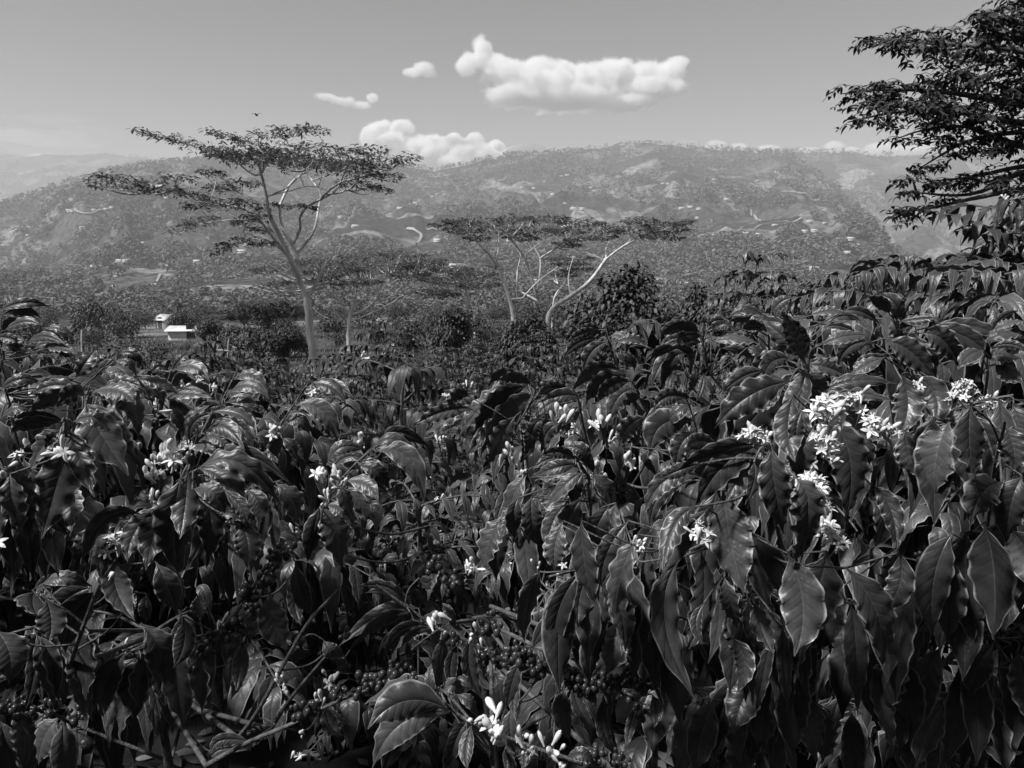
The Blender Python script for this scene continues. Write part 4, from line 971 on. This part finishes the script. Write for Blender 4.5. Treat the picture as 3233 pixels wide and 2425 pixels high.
# ------------------------------------------------------------------ leaves, flowers and berries traced one by one on the nearest branches
BR = []       # (screen x, screen y, D, branch object, its root)
def root_of(o): return o.parent
def inv(root, v):
    loc = np.array(root.location); a = -root.rotation_euler.z; s = np.array(root.scale); w = np.asarray(v, float) - loc
    c, s_ = math.cos(a), math.sin(a); return np.stack([w[..., 0]*c - w[..., 1]*s_, w[..., 0]*s_ + w[..., 1]*c, w[..., 2]], -1) / s
def localise(mb, root): mb.v = [inv(root, v) for v in mb.v]
def cluster(key, crop, D, twig, L, wav=.09, r0=.004, lift=True):
    root = FG[key]; q = px2m(D) * crop.k
    tp = [P(*crop(x, y), D + (dd if dd else 0)) for x, y, dd in twig]
    rt = np.array(root.location); zt = tp[0][2] - .30
    s0 = np.array([rt[0], rt[1], max(zt, rt[2] + .2)])
    if key in ('low', 'lowleft'): s0[2] = max(tp[0][2] - .12, rt[2] + .05); path = np.concatenate([smooth_path([s0, tp[0]], 6)[:-1], smooth_path(tp, 20)])
    else: path = smooth_path([s0, (s0 * .45 + tp[0] * .55) + [0, 0, -.05]] + tp, 26)
    nP = len(path)
    tm = MB(); tube(tm, path, np.linspace(r0 * 1.15, r0 * .55, nP), 6, .12)
    P0, Cc, P1, S, W = [], [], [], [], []
    dense = list(L)
    for e in L:                                  # a second, slightly deeper layer of leaves behind the traced ones
        if e[6] < 50 or rng.random() > .85: continue
        ang = U(-.4, .4); ca, sa = math.cos(ang), math.sin(ang); ox, oy = U(-45, 45), U(-25, 45)
        rt_ = lambda x, y: ((x - e[0]) * ca - (y - e[1]) * sa + e[0] + ox, (x - e[0]) * sa + (y - e[1]) * ca + e[1] + oy)
        dense.append((e[0] + ox, e[1] + oy, *rt_(e[2], e[3]), *rt_(e[4], e[5]), e[6] * U(.75, 1.05), U(-.6, .6), U(.07, .18)))
    L = dense
    for e in L:
        x0, y0, vx, vy, x1, y1, w = e[:7]; roll = e[7] if len(e) > 7 else U(-.45, .45)
        j = U(-.05, .05) + (e[8] if len(e) > 8 else 0); a = P(*crop(x0, y0), D + j); b_ = P(*crop(x1, y1), D + j + U(-.05, .03)); v = P(*crop(vx, vy), D + j - .015)
        P0.append(a); P1.append(b_); Cc.append(1.6 * v - .3 * (a + b_)); T = b_ - a; V = nrm(a)
        s_ = nrm(np.cross(V, T)); n_ = np.cross(s_, nrm(T)); S.append(s_ * math.cos(roll) + n_ * math.sin(roll)); W.append(w * q * 1.12 / max(.75, math.cos(roll)))
        k = np.argmin(np.linalg.norm(path - a, axis=1))
        if np.linalg.norm(path[k] - a) > .004: tube(tm, smooth_path([path[max(0, k - 1)], (path[k] + a) / 2 + [0, 0, .003 - .3 * max(0, np.linalg.norm(path[k] - a) - .05)], a], 9), np.linspace(r0 * .45, .0014, 9), 5)
    localise(tm, root); bo = tm.build("branch", M_TWIG, root)
    if L:
        fm = MB(); k = len(L)
        leaves(fm, P0, Cc, P1, S, W, n=26, m=8, wave=1.15 * wav * rng.uniform(.6, 1.3, k), freq=rng.uniform(4.5, 7, k), fold=rng.uniform(.15, .4, k), curl=rng.uniform(.15, .45, k), twist=rng.normal(size=k) * .5)
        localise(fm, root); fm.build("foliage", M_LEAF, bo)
    for p in path[(12 if nP == 26 else 5):]:
        BR.append((p[0] / p[1], p[2] / p[1], p[1], bo, root))
    for a, b_ in zip(P0, P1):
        p = a * .8 + b_ * .2; BR.append((p[0] / p[1], p[2] / p[1], p[1], bo, root))
def stick(crop, x, y):
    u, s = ray(*crop(x, y)); k = min(range(len(BR)), key=lambda i: (BR[i][0] - u)**2 + (BR[i][1] - s)**2)
    return u, s, BR[k]
def flowers(crop, L):
    for x, y, size, op, n in L:
        u, s, b_ = stick(crop, x, y); D = b_[2] - .14; c = np.array([u * D, D, s * D - .010 * size])
        mb = flower_mb(c, size * D / 1.0 * .9, op, n); localise(mb, b_[4]); mb.build("flower_cluster", M_PETAL, b_[3])
def berries(crop, L):
    for x, y, n, sp in L:
        u, s, b_ = stick(crop, x, y); D = b_[2] - .01; c = np.array([u * D, D, s * D])
        mb = berry_mb(c, n, .0056 * D, sp * D); localise(mb, b_[4]); mb.build("berry_cluster", M_BERRY, b_[3])

# left fan (A)
cluster('midleft', C4, 1.08, [(1080,1400,.25),(1095,1200,.1),(1105,1060,0),(1125,1000,0)], [
    (1150,1070,1400,1000,1640,1290,120,.5),(1160,1070,1330,1130,1400,1370,170,.2),(1095,1080,1080,1290,1045,1480,140,0),(1050,1130,1010,1380,1035,1680,210,.1),
    (1000,1250,905,1420,850,1660,180,-.3),(820,1335,600,1340,470,1630,120,.3),(950,1290,780,1420,740,1620,130,-.4),(1150,1200,1240,1330,1200,1650,160,.2),(1260,1330,1390,1320,1500,1420,90,.5),
    (1400,1380,1450,1500,1440,1660,150),(1120,1060,1110,1010,1135,985,40),(1120,1190,1250,1200,1310,1330,110,.4),(1290,1180,1420,1300,1430,1400,80)], wav=.10)
cluster('midleft', C4, 1.25, [(1150,1150,.2),(1110,980,.03),(1160,890,0),(1240,740,0)], [
    (1130,960,1270,855,1490,945,95,.5),(1180,870,1300,800,1425,965,95,.4),(1110,900,1120,790,1255,745,70,.3),(1230,740,1400,740,1490,865,90,.5),(1200,880,1290,890,1355,985,75),(1100,950,1200,930,1250,1010,80),(1180,950,1270,960,1290,1060,80)], wav=.09)
# left fan (B)
cluster('left', C4, 1.05, [(420,1250,.25),(400,1000,.08),(390,840,0),(375,780,0)], [
    (400,840,470,1010,550,1235,130,.1),(390,930,330,1170,240,1480,220,.15),(370,850,240,930,165,1140,120,-.4),(345,900,300,880,260,960,60),(360,800,180,790,60,860,80,.6),(420,800,560,760,640,870,90,.5),(100,980,90,1230,190,1510,170,.3),(60,1100,70,1270,130,1450,130,.2),(20,1060,-40,1250,10,1500,150)], wav=.11)
cluster('left', C4, 1.2, [(470,950,.2),(500,700,0),(520,620,0)], [
    (500,690,580,860,750,1110,200,.15),(520,640,740,620,825,840,130,.5),(500,640,420,620,330,715,100,.3),(540,620,700,600,790,700,100,.6),(480,650,300,640,170,770,90,.5),(520,600,530,560,520,600,30)], wav=.11)
cluster('left', C4, 1.5, [(100,900,.2),(60,700,.05),(30,600,0)], [
    (0,610,110,540,230,560,70,.5),(230,660,310,590,435,570,70,.4),(0,780,100,700,190,740,80,.5),(300,600,380,590,420,540,60),(440,540,500,450,560,370,95,.2),(690,400,770,390,830,480,60,.3),(600,500,700,470,780,600,90,.5),(790,540,920,560,1040,640,70,.6),(240,600,230,640,240,670,50)], wav=.08)
cluster('left', C4, 1.75, [(20,500,.2),(10,350,.02),(-20,250,0)], [
    (-10,150,140,95,285,125,50,.6),(0,185,120,135,240,190,60,.5),(20,270,130,205,240,235,60,.5),(160,350,240,285,380,345,55,.5),(250,260,360,240,440,330,50,.4),(270,370,350,360,440,400,60,.4),(0,370,60,345,130,390,60,.5),(40,60,50,80,70,110,40),(-20,300,60,310,110,330,60)], wav=.06)
# branch left of centre (C)
cluster('midleft', C4, 1.85, [(1560,1000,.2),(1630,820,0),(1720,680,0),(1815,550,0)], [
    (1790,590,1920,570,2015,690,95,.4),(1720,700,1890,720,1965,915,110,.3),(1650,800,1750,780,1800,870,70,.5),(1640,890,1710,940,1730,1040,80,.3),(1700,730,1800,700,1860,800,70),(1640,840,1600,930,1620,1010,80),(1800,560,1830,540,1850,560,30)], wav=.05)
cluster('midleft', C4, 1.9, [(1250,800,.2),(1310,640,0),(1375,510,0)], [
    (1330,630,1450,570,1570,655,75,.5),(1345,560,1470,510,1560,630,70,.4),(1310,690,1420,650,1500,700,60),(1290,700,1200,720,1150,800,80)], wav=.05)
cluster('midleft', C4, 1.95, [(900,760,.2),(950,640,0),(1000,490,0)], [
    (1000,500,1130,460,1220,560,75,.4),(1060,600,1140,580,1225,645,62,.4),(950,660,1090,620,1240,660,80,.5),(820,530,910,600,950,720,90,.3),(780,545,920,560,1060,640,55,.6),(920,740,1040,760,1050,880,75,.3),(1000,500,1050,430,1105,385,40,.5),(880,520,920,470,980,490,45)], wav=.05)
# branch D
cluster('centre', C5, 1.6, [(60,1300,.2),(160,1110,0),(290,980,0),(430,885,0)], [
    (340,940,450,880,620,1030,80,.4),(340,970,540,980,632,1270,125,.3),(250,1050,360,1080,425,1195,90,.4),(170,1140,290,1150,360,1260,90,.4),(130,1160,180,1270,235,1430,100,.1),(60,1040,140,930,290,965,75,.5),(420,890,500,890,560,960,60)], wav=.06)
cluster('centre', C4, 1.6, [(1900,1500,.2),(1880,1300,0),(1890,1240,0)], [(1860,1290,1820,1450,1790,1615,115,.0),(1870,1300,1960,1430,1990,1650,180,.2),(1900,1280,1980,1300,2040,1400,80)], wav=.05)
# leaves sweeping left (L, K)
cluster('midright', C5, 1.55, [(1120,1150,.2),(1130,900,.05),(1200,760,0),(1290,630,0)], [
    (890,650,810,630,745,745,75,.4),(900,720,740,730,555,822,95,.2),(1210,560,1080,500,1000,590,65,.5),(1230,590,1040,660,900,895,130,.3),(1290,640,1090,740,950,1005,150,.2),(1250,580,1150,530,1050,560,60,.5),(1130,790,1010,830,960,940,90,.3),(1160,760,1060,890,1000,1060,120,.2),(1180,800,1260,870,1200,1000,90)], wav=.10)
cluster('midright', C5, 1.6, [(1600,1000,.25),(1540,760,.05),(1520,660,0),(1490,600,0)], [
    (1510,680,1370,670,1230,810,85,.4),(1490,625,1370,590,1285,645,70,.4),(1500,690,1440,790,1420,870,90,.3),(1330,780,1250,830,1270,960,70),(1420,800,1330,860,1310,980,80),(1540,700,1480,760,1470,850,70)], wav=.09)
cluster('midright', C5, 1.7, [(1960,900,.25),(1900,690,.03),(1850,590,0),(1790,490,0)], [
    (1780,500,1610,480,1475,632,85,.4),(1800,540,1650,550,1565,700,120,.2),(1870,610,1750,640,1690,835,100,.2),(1890,660,1800,660,1760,760,80,.4),(1830,560,1700,580,1640,680,80,.5),(1900,770,1800,830,1760,950,110,.2)], wav=.10)
cluster('midright', C5, 1.9, [(1760,520,.2),(1720,400,.03),(1680,270,0)], [
    (1640,260,1540,280,1460,335,55,.5),(1640,310,1520,330,1440,420,62,.4),(1690,330,1590,390,1555,505,90,.2),(1730,390,1800,440,1805,515,50,.3),(1700,300,1780,290,1790,390,60),(1660,300,1600,240,1530,265,45,.6),(1740,330,1840,310,1930,350,60,.5),(1720,350,1600,400,1490,440,70)], wav=.08)
cluster('tops', C5, 1.75, [(2190,600,.2),(2180,450,0),(2190,330,0)], [
    (2150,400,2060,430,2005,610,90,.1),(2190,250,2070,235,1990,310,70,.5),(2100,370,2000,375,1940,440,55,.5),(2200,400,2120,370,2050,370,60,.6),(2210,330,2120,300,2040,330,60,.5),(2210,480,2200,560,2160,640,60)], wav=.07)
cluster('midright', C5, 1.35, [(2240,1000,.2),(2210,850,0),(2190,760,0)], [
    (2150,660,2040,640,1960,725,90,.4),(2200,790,1990,800,1945,992,175,.1),(2205,850,2110,930,2095,1065,120,.2),(1880,945,1920,1030,1985,1112,45,.2),(2180,700,2080,740,2040,820,90)], wav=.10)
cluster('midright', C5, 1.25, [(1600,1400,.2),(1580,1180,.05),(1560,1070,0),(1500,1010,0)], [
    (1500,1020,1420,960,1290,1000,75,.4),(1510,1045,1390,1060,1240,1122,85,.3),(1540,1090,1430,1170,1320,1312,85,.2),(1555,1090,1500,1180,1500,1305,85,.1),(1570,1060,1550,950,1430,940,75,.4),(1540,1240,1450,1400,1395,1640,150,.2),(1700,1290,1620,1420,1560,1620,140,.3),(1250,1230,1250,1380,1290,1520,130,.3),(1170,1240,1140,1350,1150,1480,100,.3),(1440,1280,1360,1400,1350,1560,110)], wav=.08)
# right front (F)
cluster('right', C6, .95, [(760,1300,.25),(760,1100,.1),(735,930,0),(720,890,0)], [
    (700,940,470,1020,290,1320,175,.15),(720,930,430,950,190,1080,100,.4),(740,935,760,1180,815,1450,170,-.05),(460,1200,500,1480,585,1810,250,.05),(300,1290,160,1400,110,1680,120,.2),(340,1120,120,1110,-5,1350,120,.3),
    (640,1030,650,1130,590,1280,70,.6),(880,1120,980,1290,860,1640,175,.25),(430,930,300,900,250,960,90,.5),(560,860,650,850,730,920,70,.5),(700,1000,560,1120,480,1260,130,.3),(815,1440,818,1470,815,1500,14,0),(330,1040,200,1080,90,1130,80,.3)], wav=.12, r0=.005)
cluster('right', C6, 1.05, [(1180,1400,.2),(1150,1000,.08),(1090,780,0)], [
    (1090,790,1220,1010,1170,1380,195,.15),(1330,1170,1450,1300,1470,1570,115,.3),(1310,1250,1420,1380,1280,1610,115,.3),(990,820,920,960,900,1150,150,.2),(1250,860,1310,950,1290,1100,80),(870,640,830,850,880,1030,150,.2),(920,720,880,850,900,960,80)], wav=.11)
cluster('right', C6, 1.15, [(980,800,.2),(960,600,.03),(940,460,0),(930,420,0)], [
    (930,450,890,300,800,150,125,.1),(950,490,900,640,800,765,120,.2),(850,560,600,640,410,832,170,.15),(700,500,570,530,445,640,85,.4),(860,430,730,440,700,575,110,.4),(1040,625,1200,545,1475,572,85,.5),(960,460,1080,480,1180,530,100,.4),(1040,345,1160,295,1330,292,62,.6),(960,470,1000,560,1060,640,100),(820,580,700,700,640,740,80)], wav=.10)
# hanging leaves of the right shrub below F
cluster('right', C8, .98, [(1000,260,.2),(990,120,.1),(960,20,.02)], [
    (1040,100,1170,280,1325,555,115,.1),(740,220,650,480,812,832,135,.2),(830,190,850,420,760,640,110,.3),(1180,500,1185,680,1205,862,65,.1),(845,410,800,500,840,590,48,.3),(1060,400,1090,530,1145,640,95,.3),(1370,190,1320,400,1200,560,200,.2),(1450,260,1600,460,1600,695,150,.3),
    (1680,195,1690,340,1600,452,105,.1),(860,10,740,140,645,328,95,.2),(930,300,960,420,985,520,80),(960,560,1030,660,980,800,90),(560,120,480,300,460,480,110),(240,60,200,180,210,270,90),(320,60,330,250,380,420,110),(520,60,420,200,405,345,100,.2),(1200,200,1280,420,1230,640,170)], wav=.10)
# upper right
cluster('tops', C6, 1.7, [(420,560,.2),(360,420,.02),(340,300,0),(350,220,0)], [
    (330,280,210,225,90,312,75,.5),(400,330,550,300,690,350,75,.5),(600,365,660,380,725,445,62,.4),(350,230,350,190,365,165,30),(370,240,430,200,490,215,50),(340,300,250,290,190,330,70,.5),(410,260,460,220,520,250,60)], wav=.08)
cluster('tops', C6, 1.8, [(760,400,.2),(730,300,0),(740,200,0)], [
    (570,260,700,205,835,270,95,.5),(740,165,790,100,870,70,65,.3),(490,190,600,135,715,190,62,.6),(960,180,1080,145,1170,175,50,.6),(1040,222,1150,170,1270,212,52,.6),(740,280,830,320,845,390,70),(700,240,620,230,570,260,60),(1160,150,1270,150,1370,225,55)], wav=.06)
cluster('far right', C6, 1.5, [(1500,500,.2),(1490,330,0),(1470,210,0)], [
    (1420,330,1560,380,1700,565,135,.2),(1620,280,1750,310,1830,475,135,.3),(1640,250,1880,290,2055,462,105,.4),(1430,170,1390,105,1300,65,62,.4),(1500,195,1460,100,1365,50,85,.3),(1480,260,1560,190,1600,150,60),(1490,212,1600,195,1720,192,55,.6),(1330,330,1190,350,1130,470,95,.4),(1440,200,1470,260,1520,330,70),(1580,330,1640,420,1700,560,110)], wav=.09)
cluster('far right', C6, 1.3, [(1650,900,.2),(1600,650,.03),(1560,500,0)], [
    (1580,525,1720,650,1680,805,150,.2),(1500,520,1550,700,1480,885,150,.15),(1520,850,1540,1000,1605,1120,130,.3),(1400,420,1280,470,1200,520,80),(1640,560,1780,620,1800,700,100)], wav=.10)
cluster('far right', C6, 1.45, [(2000,520,.2),(1980,400,0),(1995,320,0)], [
    (1990,335,2100,270,2215,300,70,.5),(2030,265,2130,215,2225,215,55,.6),(2040,460,2120,520,2212,570,90,.5),(1980,420,2080,400,2200,430,80),(1980,380,1900,400,1840,470,80)], wav=.08)
cluster('far right', C6, 1.05, [(2000,1400,.2),(2050,1000,.05),(2100,800,0)], [(1900,700,1890,950,1930,1160,200,.2),(2200,1110,2130,1280,2110,1500,180,.2),(2100,820,2160,950,2150,1100,150,.3),(2080,1150,1960,1200,1900,1400,200,.3)], wav=.09)
# bottom centre (N, O)
cluster('low', C7, 1.35, [(2260,700,.02),(2050,590,0),(1920,535,0),(1780,440,0),(1640,340,0)], [
    (1790,460,1640,500,1480,690,85,.3),(1770,425,1690,340,1560,350,65,.4),(1890,522,1740,530,1680,660,55,.4),(1885,530,1800,545,1750,620,45,.3),(1830,310,1860,340,1885,310,60),(2000,600,1960,700,1985,800,62,.1),(2060,560,2040,700,2110,845,75,.3),(1940,560,1920,680,1900,820,70,.4),(1990,540,1960,460,1930,420,45)], wav=.06, r0=.0045)
cluster('low', C7, 1.05, [(2150,1120,.1),(2080,960,0),(1990,900,0),(1900,820,0)], [
    (1960,900,1740,930,1625,1140,145,.3),(1950,880,1760,830,1605,970,135,.5),(2040,935,1990,1010,1960,1140,75,.2),(1990,820,2060,850,2090,930,60,.4),(1915,860,1870,760,1885,680,45,.3),(2060,950,2030,1050,2040,1150,60),(1930,810,1980,770,2030,830,70)], wav=.06, r0=.0045)
cluster('low', C8, 1.2, [(560,800,.05),(300,750,0),(100,670,0),(0,620,0)], [
    (105,620,170,490,272,460,62,.2),(110,605,210,560,302,612,62,.4),(410,820,405,950,465,1065,62,.2),(565,830,530,930,510,1040,42,.2),(620,800,645,870,630,945,52),(250,780,230,880,275,1015,85,.3),(20,860,10,960,40,1060,70),(60,650,20,760,0,860,70)], wav=.06, r0=.005)
cluster('low', C8, 1.15, [(780,755,.05),(640,770,0),(540,770,0),(420,760,0)], [], r0=.005)
cluster('low', C8, 1.1, [(480,1150,.05),(300,1090,0),(120,1030,0),(0,985,0)], [(20,1000,80,1060,60,1130,60),(250,1075,330,1050,380,1110,60)], r0=.005)
# bottom left
cluster('lowleft', C7, 1.3, [(880,720,.05),(960,560,0),(1060,420,0),(1130,310,0),(1230,170,0)], [
    (1180,380,1190,510,1255,625,120,.4),(1290,240,1310,380,1365,475,82,.1),(1060,580,1050,700,1030,805,72,.2),(800,480,810,600,755,705,85,.1),(870,385,870,440,880,492,62,.1),(620,520,720,640,690,805,130,.3)], wav=.05, r0=.0048)
cluster('lowleft', C7, 1.2, [(1040,1010,.05),(1120,900,0),(1260,650,0),(1350,500,0),(1480,360,0)], [(1410,580,1450,640,1505,655,62,.4),(1200,950,1120,1000,1060,1010,60)], r0=.0048)
cluster('lowleft', C7, 1.3, [(1180,970,.05),(1290,810,0),(1425,650,0)], [], r0=.005)
cluster('lowleft', C7, 1.15, [(900,1130,.05),(1100,1020,0),(1290,940,0),(1470,850,0),(1640,785,0)], [(1100,1030,960,1010,920,1080,60),(1420,870,1440,960,1500,1000,80)], r0=.0048)
cluster('lowleft', C7, 1.2, [(300,700,.1),(380,480,0),(430,350,0),(510,230,0)], [
    (420,370,310,470,285,640,135,.2),(180,340,280,300,405,350,62,.5),(150,370,140,420,165,480,135,.4),(-20,540,50,640,40,770,140,.2),(500,240,500,360,590,500,110,.3),(680,240,740,360,770,460,100,.3),(640,380,630,450,650,500,50),(200,400,230,500,210,590,110)], wav=.05, r0=.005)
cluster('far right', C8, 1.3, [(1760,790,.05),(1850,690,0),(1950,600,0)], [(1700,570,1740,680,1720,820,110,.3),(1990,440,1950,530,1910,600,90),(2100,690,2180,670,2230,690,40)], r0=.011)

# curtains of big leaves hanging in the shade below the traced branches
def curtain(key, crop, D, x0, y0, x1, y1, n, ln, w, sway=130):
    L = []
    for t in np.linspace(.02, 1, n):
        x = x0 + (x1 - x0) * t + U(-40, 40); y = y0 + (y1 - y0) * t + U(-25, 90); l_ = ln * U(.6, 1.25); dx = U(-sway, sway)
        L.append((x, y, x + dx * .8 + U(-25, 25), y + l_ * .42, x + dx, y + l_, w * U(.75, 1.15), U(-.7, .7)))
    cluster(key, crop, D, [(x0, y0 + 40, .12), ((x0 + x1) / 2, (y0 + y1) / 2 - 10, .03), (x1, y1, 0)], L, wav=.06)
for e in [('right', C8, 1.10, 560,230,180,300,9,400,120), ('right', C8, 1.15, 700,420,420,500,8,380,120), ('right', C8, 1.12, 900,380,1300,330,9,420,150), ('right', C8, 1.2, 950,640,1400,600,8,380,140), ('far right', C8, 1.25, 1500,350,1900,280,9,400,140),
          ('far right', C8, 1.3, 1550,620,2200,560,10,380,130), ('far right', C8, 1.2, 1850,150,2230,60,8,420,150), ('right', C8, 1.25, 700,760,1250,800,9,330,120), ('far right', C8, 1.35, 1300,820,2000,800,10,330,120), ('far right', C6, 1.25, 1650,760,2150,640,9,520,170),
          ('lowleft', C7, 1.3, 330,500,20,560,8,330,110), ('lowleft', C7, 1.35, 520,620,900,560,8,320,105), ('lowleft', C7, 1.5, 300,900,20,880,5,280,100), ('left', C4, 1.2, 380,1150,20,1180,7,420,150), ('midleft', C4, 1.25, 900,1330,560,1400,7,400,140),
           ('midright', C5, 1.45, 1500,1330,1080,1300,10,380,120), ('midright', C5, 1.5, 1650,1120,1250,1060,9,360,115), ('midleft', C4, 1.4, 1330,1200,1650,1150,7,330,110)]:
    curtain(*e)
flowers(C4, [(1045,990,1.15,.15,9),(990,940,1.05,0,6),(940,1010,1.1,.1,6),(1005,1040,1.0,.3,6),(790,935,1.0,.1,5),(785,1030,.9,.2,6),(895,1080,.9,0,5),(920,1110,.9,.2,5),(135,990,1.2,.8,6),(40,1040,1.0,.6,5),(350,940,1.0,.2,6),
    (1605,860,.75,.1,9),(1865,1120,.8,.1,7),(1955,1150,.9,0,8),(1990,1110,.9,0,6),(1900,1250,.75,.1,6),(705,1520,1.1,.4,7),(740,1450,1.0,.1,3),(650,1480,.8,.8,3),(0,1490,1.1,.7,4),(890,1240,.7,.1,5),(850,1230,.7,0,3),(1520,1025,.6,.1,4),(1240,620,.5,.3,5),(1060,575,.5,.2,3),(1150,555,.4,.3,4),(1665,1390,.6,.1,4),(910,710,.7,.1,3),(545,960,.8,.3,4),(1810,635,.5,.3,5),(1365,665,.4,.6,2),(730,1300,.6,0,2),(1735,1440,.6,0,2),(370,1330,.7,0,3)])
flowers(C5, [(1410,770,1.0,.3,8),(1660,795,.9,.2,7),(1500,840,.6,.2,6),(1460,880,.5,.1,3),(1640,1100,1.1,0,8),(1610,1060,1.2,0,3),(1675,1165,.9,0,6),(1840,1040,1.0,0,5),(1100,1000,.9,0,5),(1150,965,.8,0,3),(720,900,.5,.2,5),(285,890,.7,.2,5),(870,570,.5,.3,3),(760,640,.4,.3,4),(890,1640,.8,.1,7),(1690,910,.7,0,3),(1195,1070,.6,0,3),(2195,1440,.7,.3,3),(1890,1510,.7,.2,4)])
flowers(C6, [(x_, y_, s_ * (.7 if x_ > 1500 else .92), o_, int(n_ * 1.7) + 1) for x_, y_, s_, o_, n_ in [(1060,720,1.15,.75,14),(1120,720,1.1,.8,12),(1235,670,1.05,.7,7),(690,770,1.0,.5,4),(640,860,1.05,.6,9),(700,890,.8,.3,4),(1060,850,1.0,.5,7),(1065,910,1.0,.5,7),(1060,970,1.0,.6,8),(890,1060,1.1,.8,12),(930,1110,1.15,.8,13),(975,1170,1.15,.8,13),(1000,1240,1.05,.8,10),(1060,1400,1.1,.7,9),(1085,1460,1.0,.8,6),(1090,1520,1.0,.2,4),
    (1860,600,1.0,.7,9),(1890,660,1.0,.7,8),(2000,700,1.1,.7,9),(1790,660,.8,.5,5),(1340,800,1.0,.6,8),(1400,830,.9,.6,6),(1720,900,1.0,.7,8),(1750,930,.9,.7,5),(1830,1050,.9,.5,5),(330,1430,1.0,.6,5),(1590,590,.8,.2,3)]])
flowers(C7, [(1910,500,1.0,.1,6),(2060,545,.85,0,4),(2140,930,1.5,.1,12),(2170,980,1.2,.2,8),(2070,935,.9,0,3),(1440,740,.85,.1,7),(1400,835,.8,.1,5),(1220,755,.6,.1,3),(380,1025,.6,0,2),(1325,985,.6,.1,3),(2040,270,.6,.1,8),(465,305,.8,0,3),(1285,1095,.7,.1,3),(1965,530,.6,0,3),(2110,610,.7,0,3),(940,520,.7,0,2),(1300,100,.7,0,2)])
flowers(C8, [(75,955,1.2,0,4),(190,1015,1.1,0,5),(215,1095,1.1,.2,5),(100,1045,.8,.1,3),(235,255,.7,.1,4),(130,240,.6,0,3),(575,150,.7,.2,4)])
berries(C7, [(1160,290,16,.018),(1200,210,14,.016),(1240,180,14,.016),(1100,410,14,.016),(1080,380,10,.014),(1110,440,12,.016),(1030,540,14,.018),(1010,520,12,.016),(940,590,14,.018),(900,640,8,.014),(810,710,12,.018),(770,760,12,.02),(850,690,8,.015),(1310,890,10,.017),(1350,880,8,.014),(1480,800,8,.014),(1580,780,12,.018),(1640,760,12,.017),(1700,730,14,.018),(1760,750,16,.02),(1780,780,12,.017),(2150,500,14,.018),(2130,530,10,.015),(1900,260,8,.014),(1960,320,14,.016),(160,580,12,.018),(970,90,10,.016),(960,120,10,.016),(60,870,14,.02),(110,900,12,.018),(200,880,12,.018),(350,900,8,.015),(1500,545,6,.012),(1960,580,7,.012),(2140,640,10,.014),(2190,670,10,.014)])
berries(C8, [(20,620,14,.016),(60,640,14,.016),(110,670,12,.015),(170,690,16,.017),(220,710,14,.017),(290,735,14,.017),(340,740,16,.018),(400,730,16,.017),(440,745,12,.015),(490,740,14,.017),(560,760,12,.016),(610,755,12,.016),(520,795,12,.016),(330,780,14,.017),(380,790,12,.016),(450,820,10,.015),(1800,230,14,.02),(1840,260,10,.018),(1110,975,12,.02),(2080,520,10,.02),(560,880,6,.014),(390,1070,14,.018),(480,1080,12,.017),(350,1090,10,.016),(890,1070,8,.016)])

# fallen leaves and rough grass on the ground between the shrubs
lm = MB(); k = 3000; y = rng.uniform(.6, 9, k); x = rng.uniform(-.9, .9, k) * (y + .8); z = height(x, y) + .012; a = rng.uniform(0, 6.28, k); h = np.stack([np.cos(a), np.sin(a), rng.normal(size=k) * .12], -1); L = rng.uniform(.05, .14, (k, 1)); c = np.stack([x, y, z], -1)
leaves(lm, c, c + h * L * .5 + UPZ * L * .15, c + h * L, np.stack([-np.sin(a), np.cos(a), rng.normal(size=k) * .2], -1), L[:, 0] * .4, n=3, m=2, wave=.06, fold=.3, curl=.1)
tag(lm.build("leaf_litter", M_LITTER), "scattered fallen leaves on the dark soil under the shrubs", "leaf litter", kind="stuff")
gmb = MB(); k = 50000; y = 22 + 105 * rng.random(k) ** 1.3; x = rng.uniform(-.8, .6, k) * y; z = height(x, y); a = rng.uniform(0, 6.28, k); L = rng.uniform(.10, .38, (k, 1)); c = np.stack([x, y, z - .02], -1); h = np.stack([np.cos(a), np.sin(a), 0 * a], -1)
leaves(gmb, c, c + UPZ * L * .7 + h * L * .1, c + UPZ * L * .8 + h * L * .6, np.stack([-np.sin(a), np.cos(a), 0 * a], -1), L[:, 0] * .14, n=2, m=1, wave=0, fold=0, curl=0, prof=FROND)
tag(gmb.build("rough_grass", M_GRASS), "rough grass between the trees beyond the coffee rows", "grass", kind="stuff")
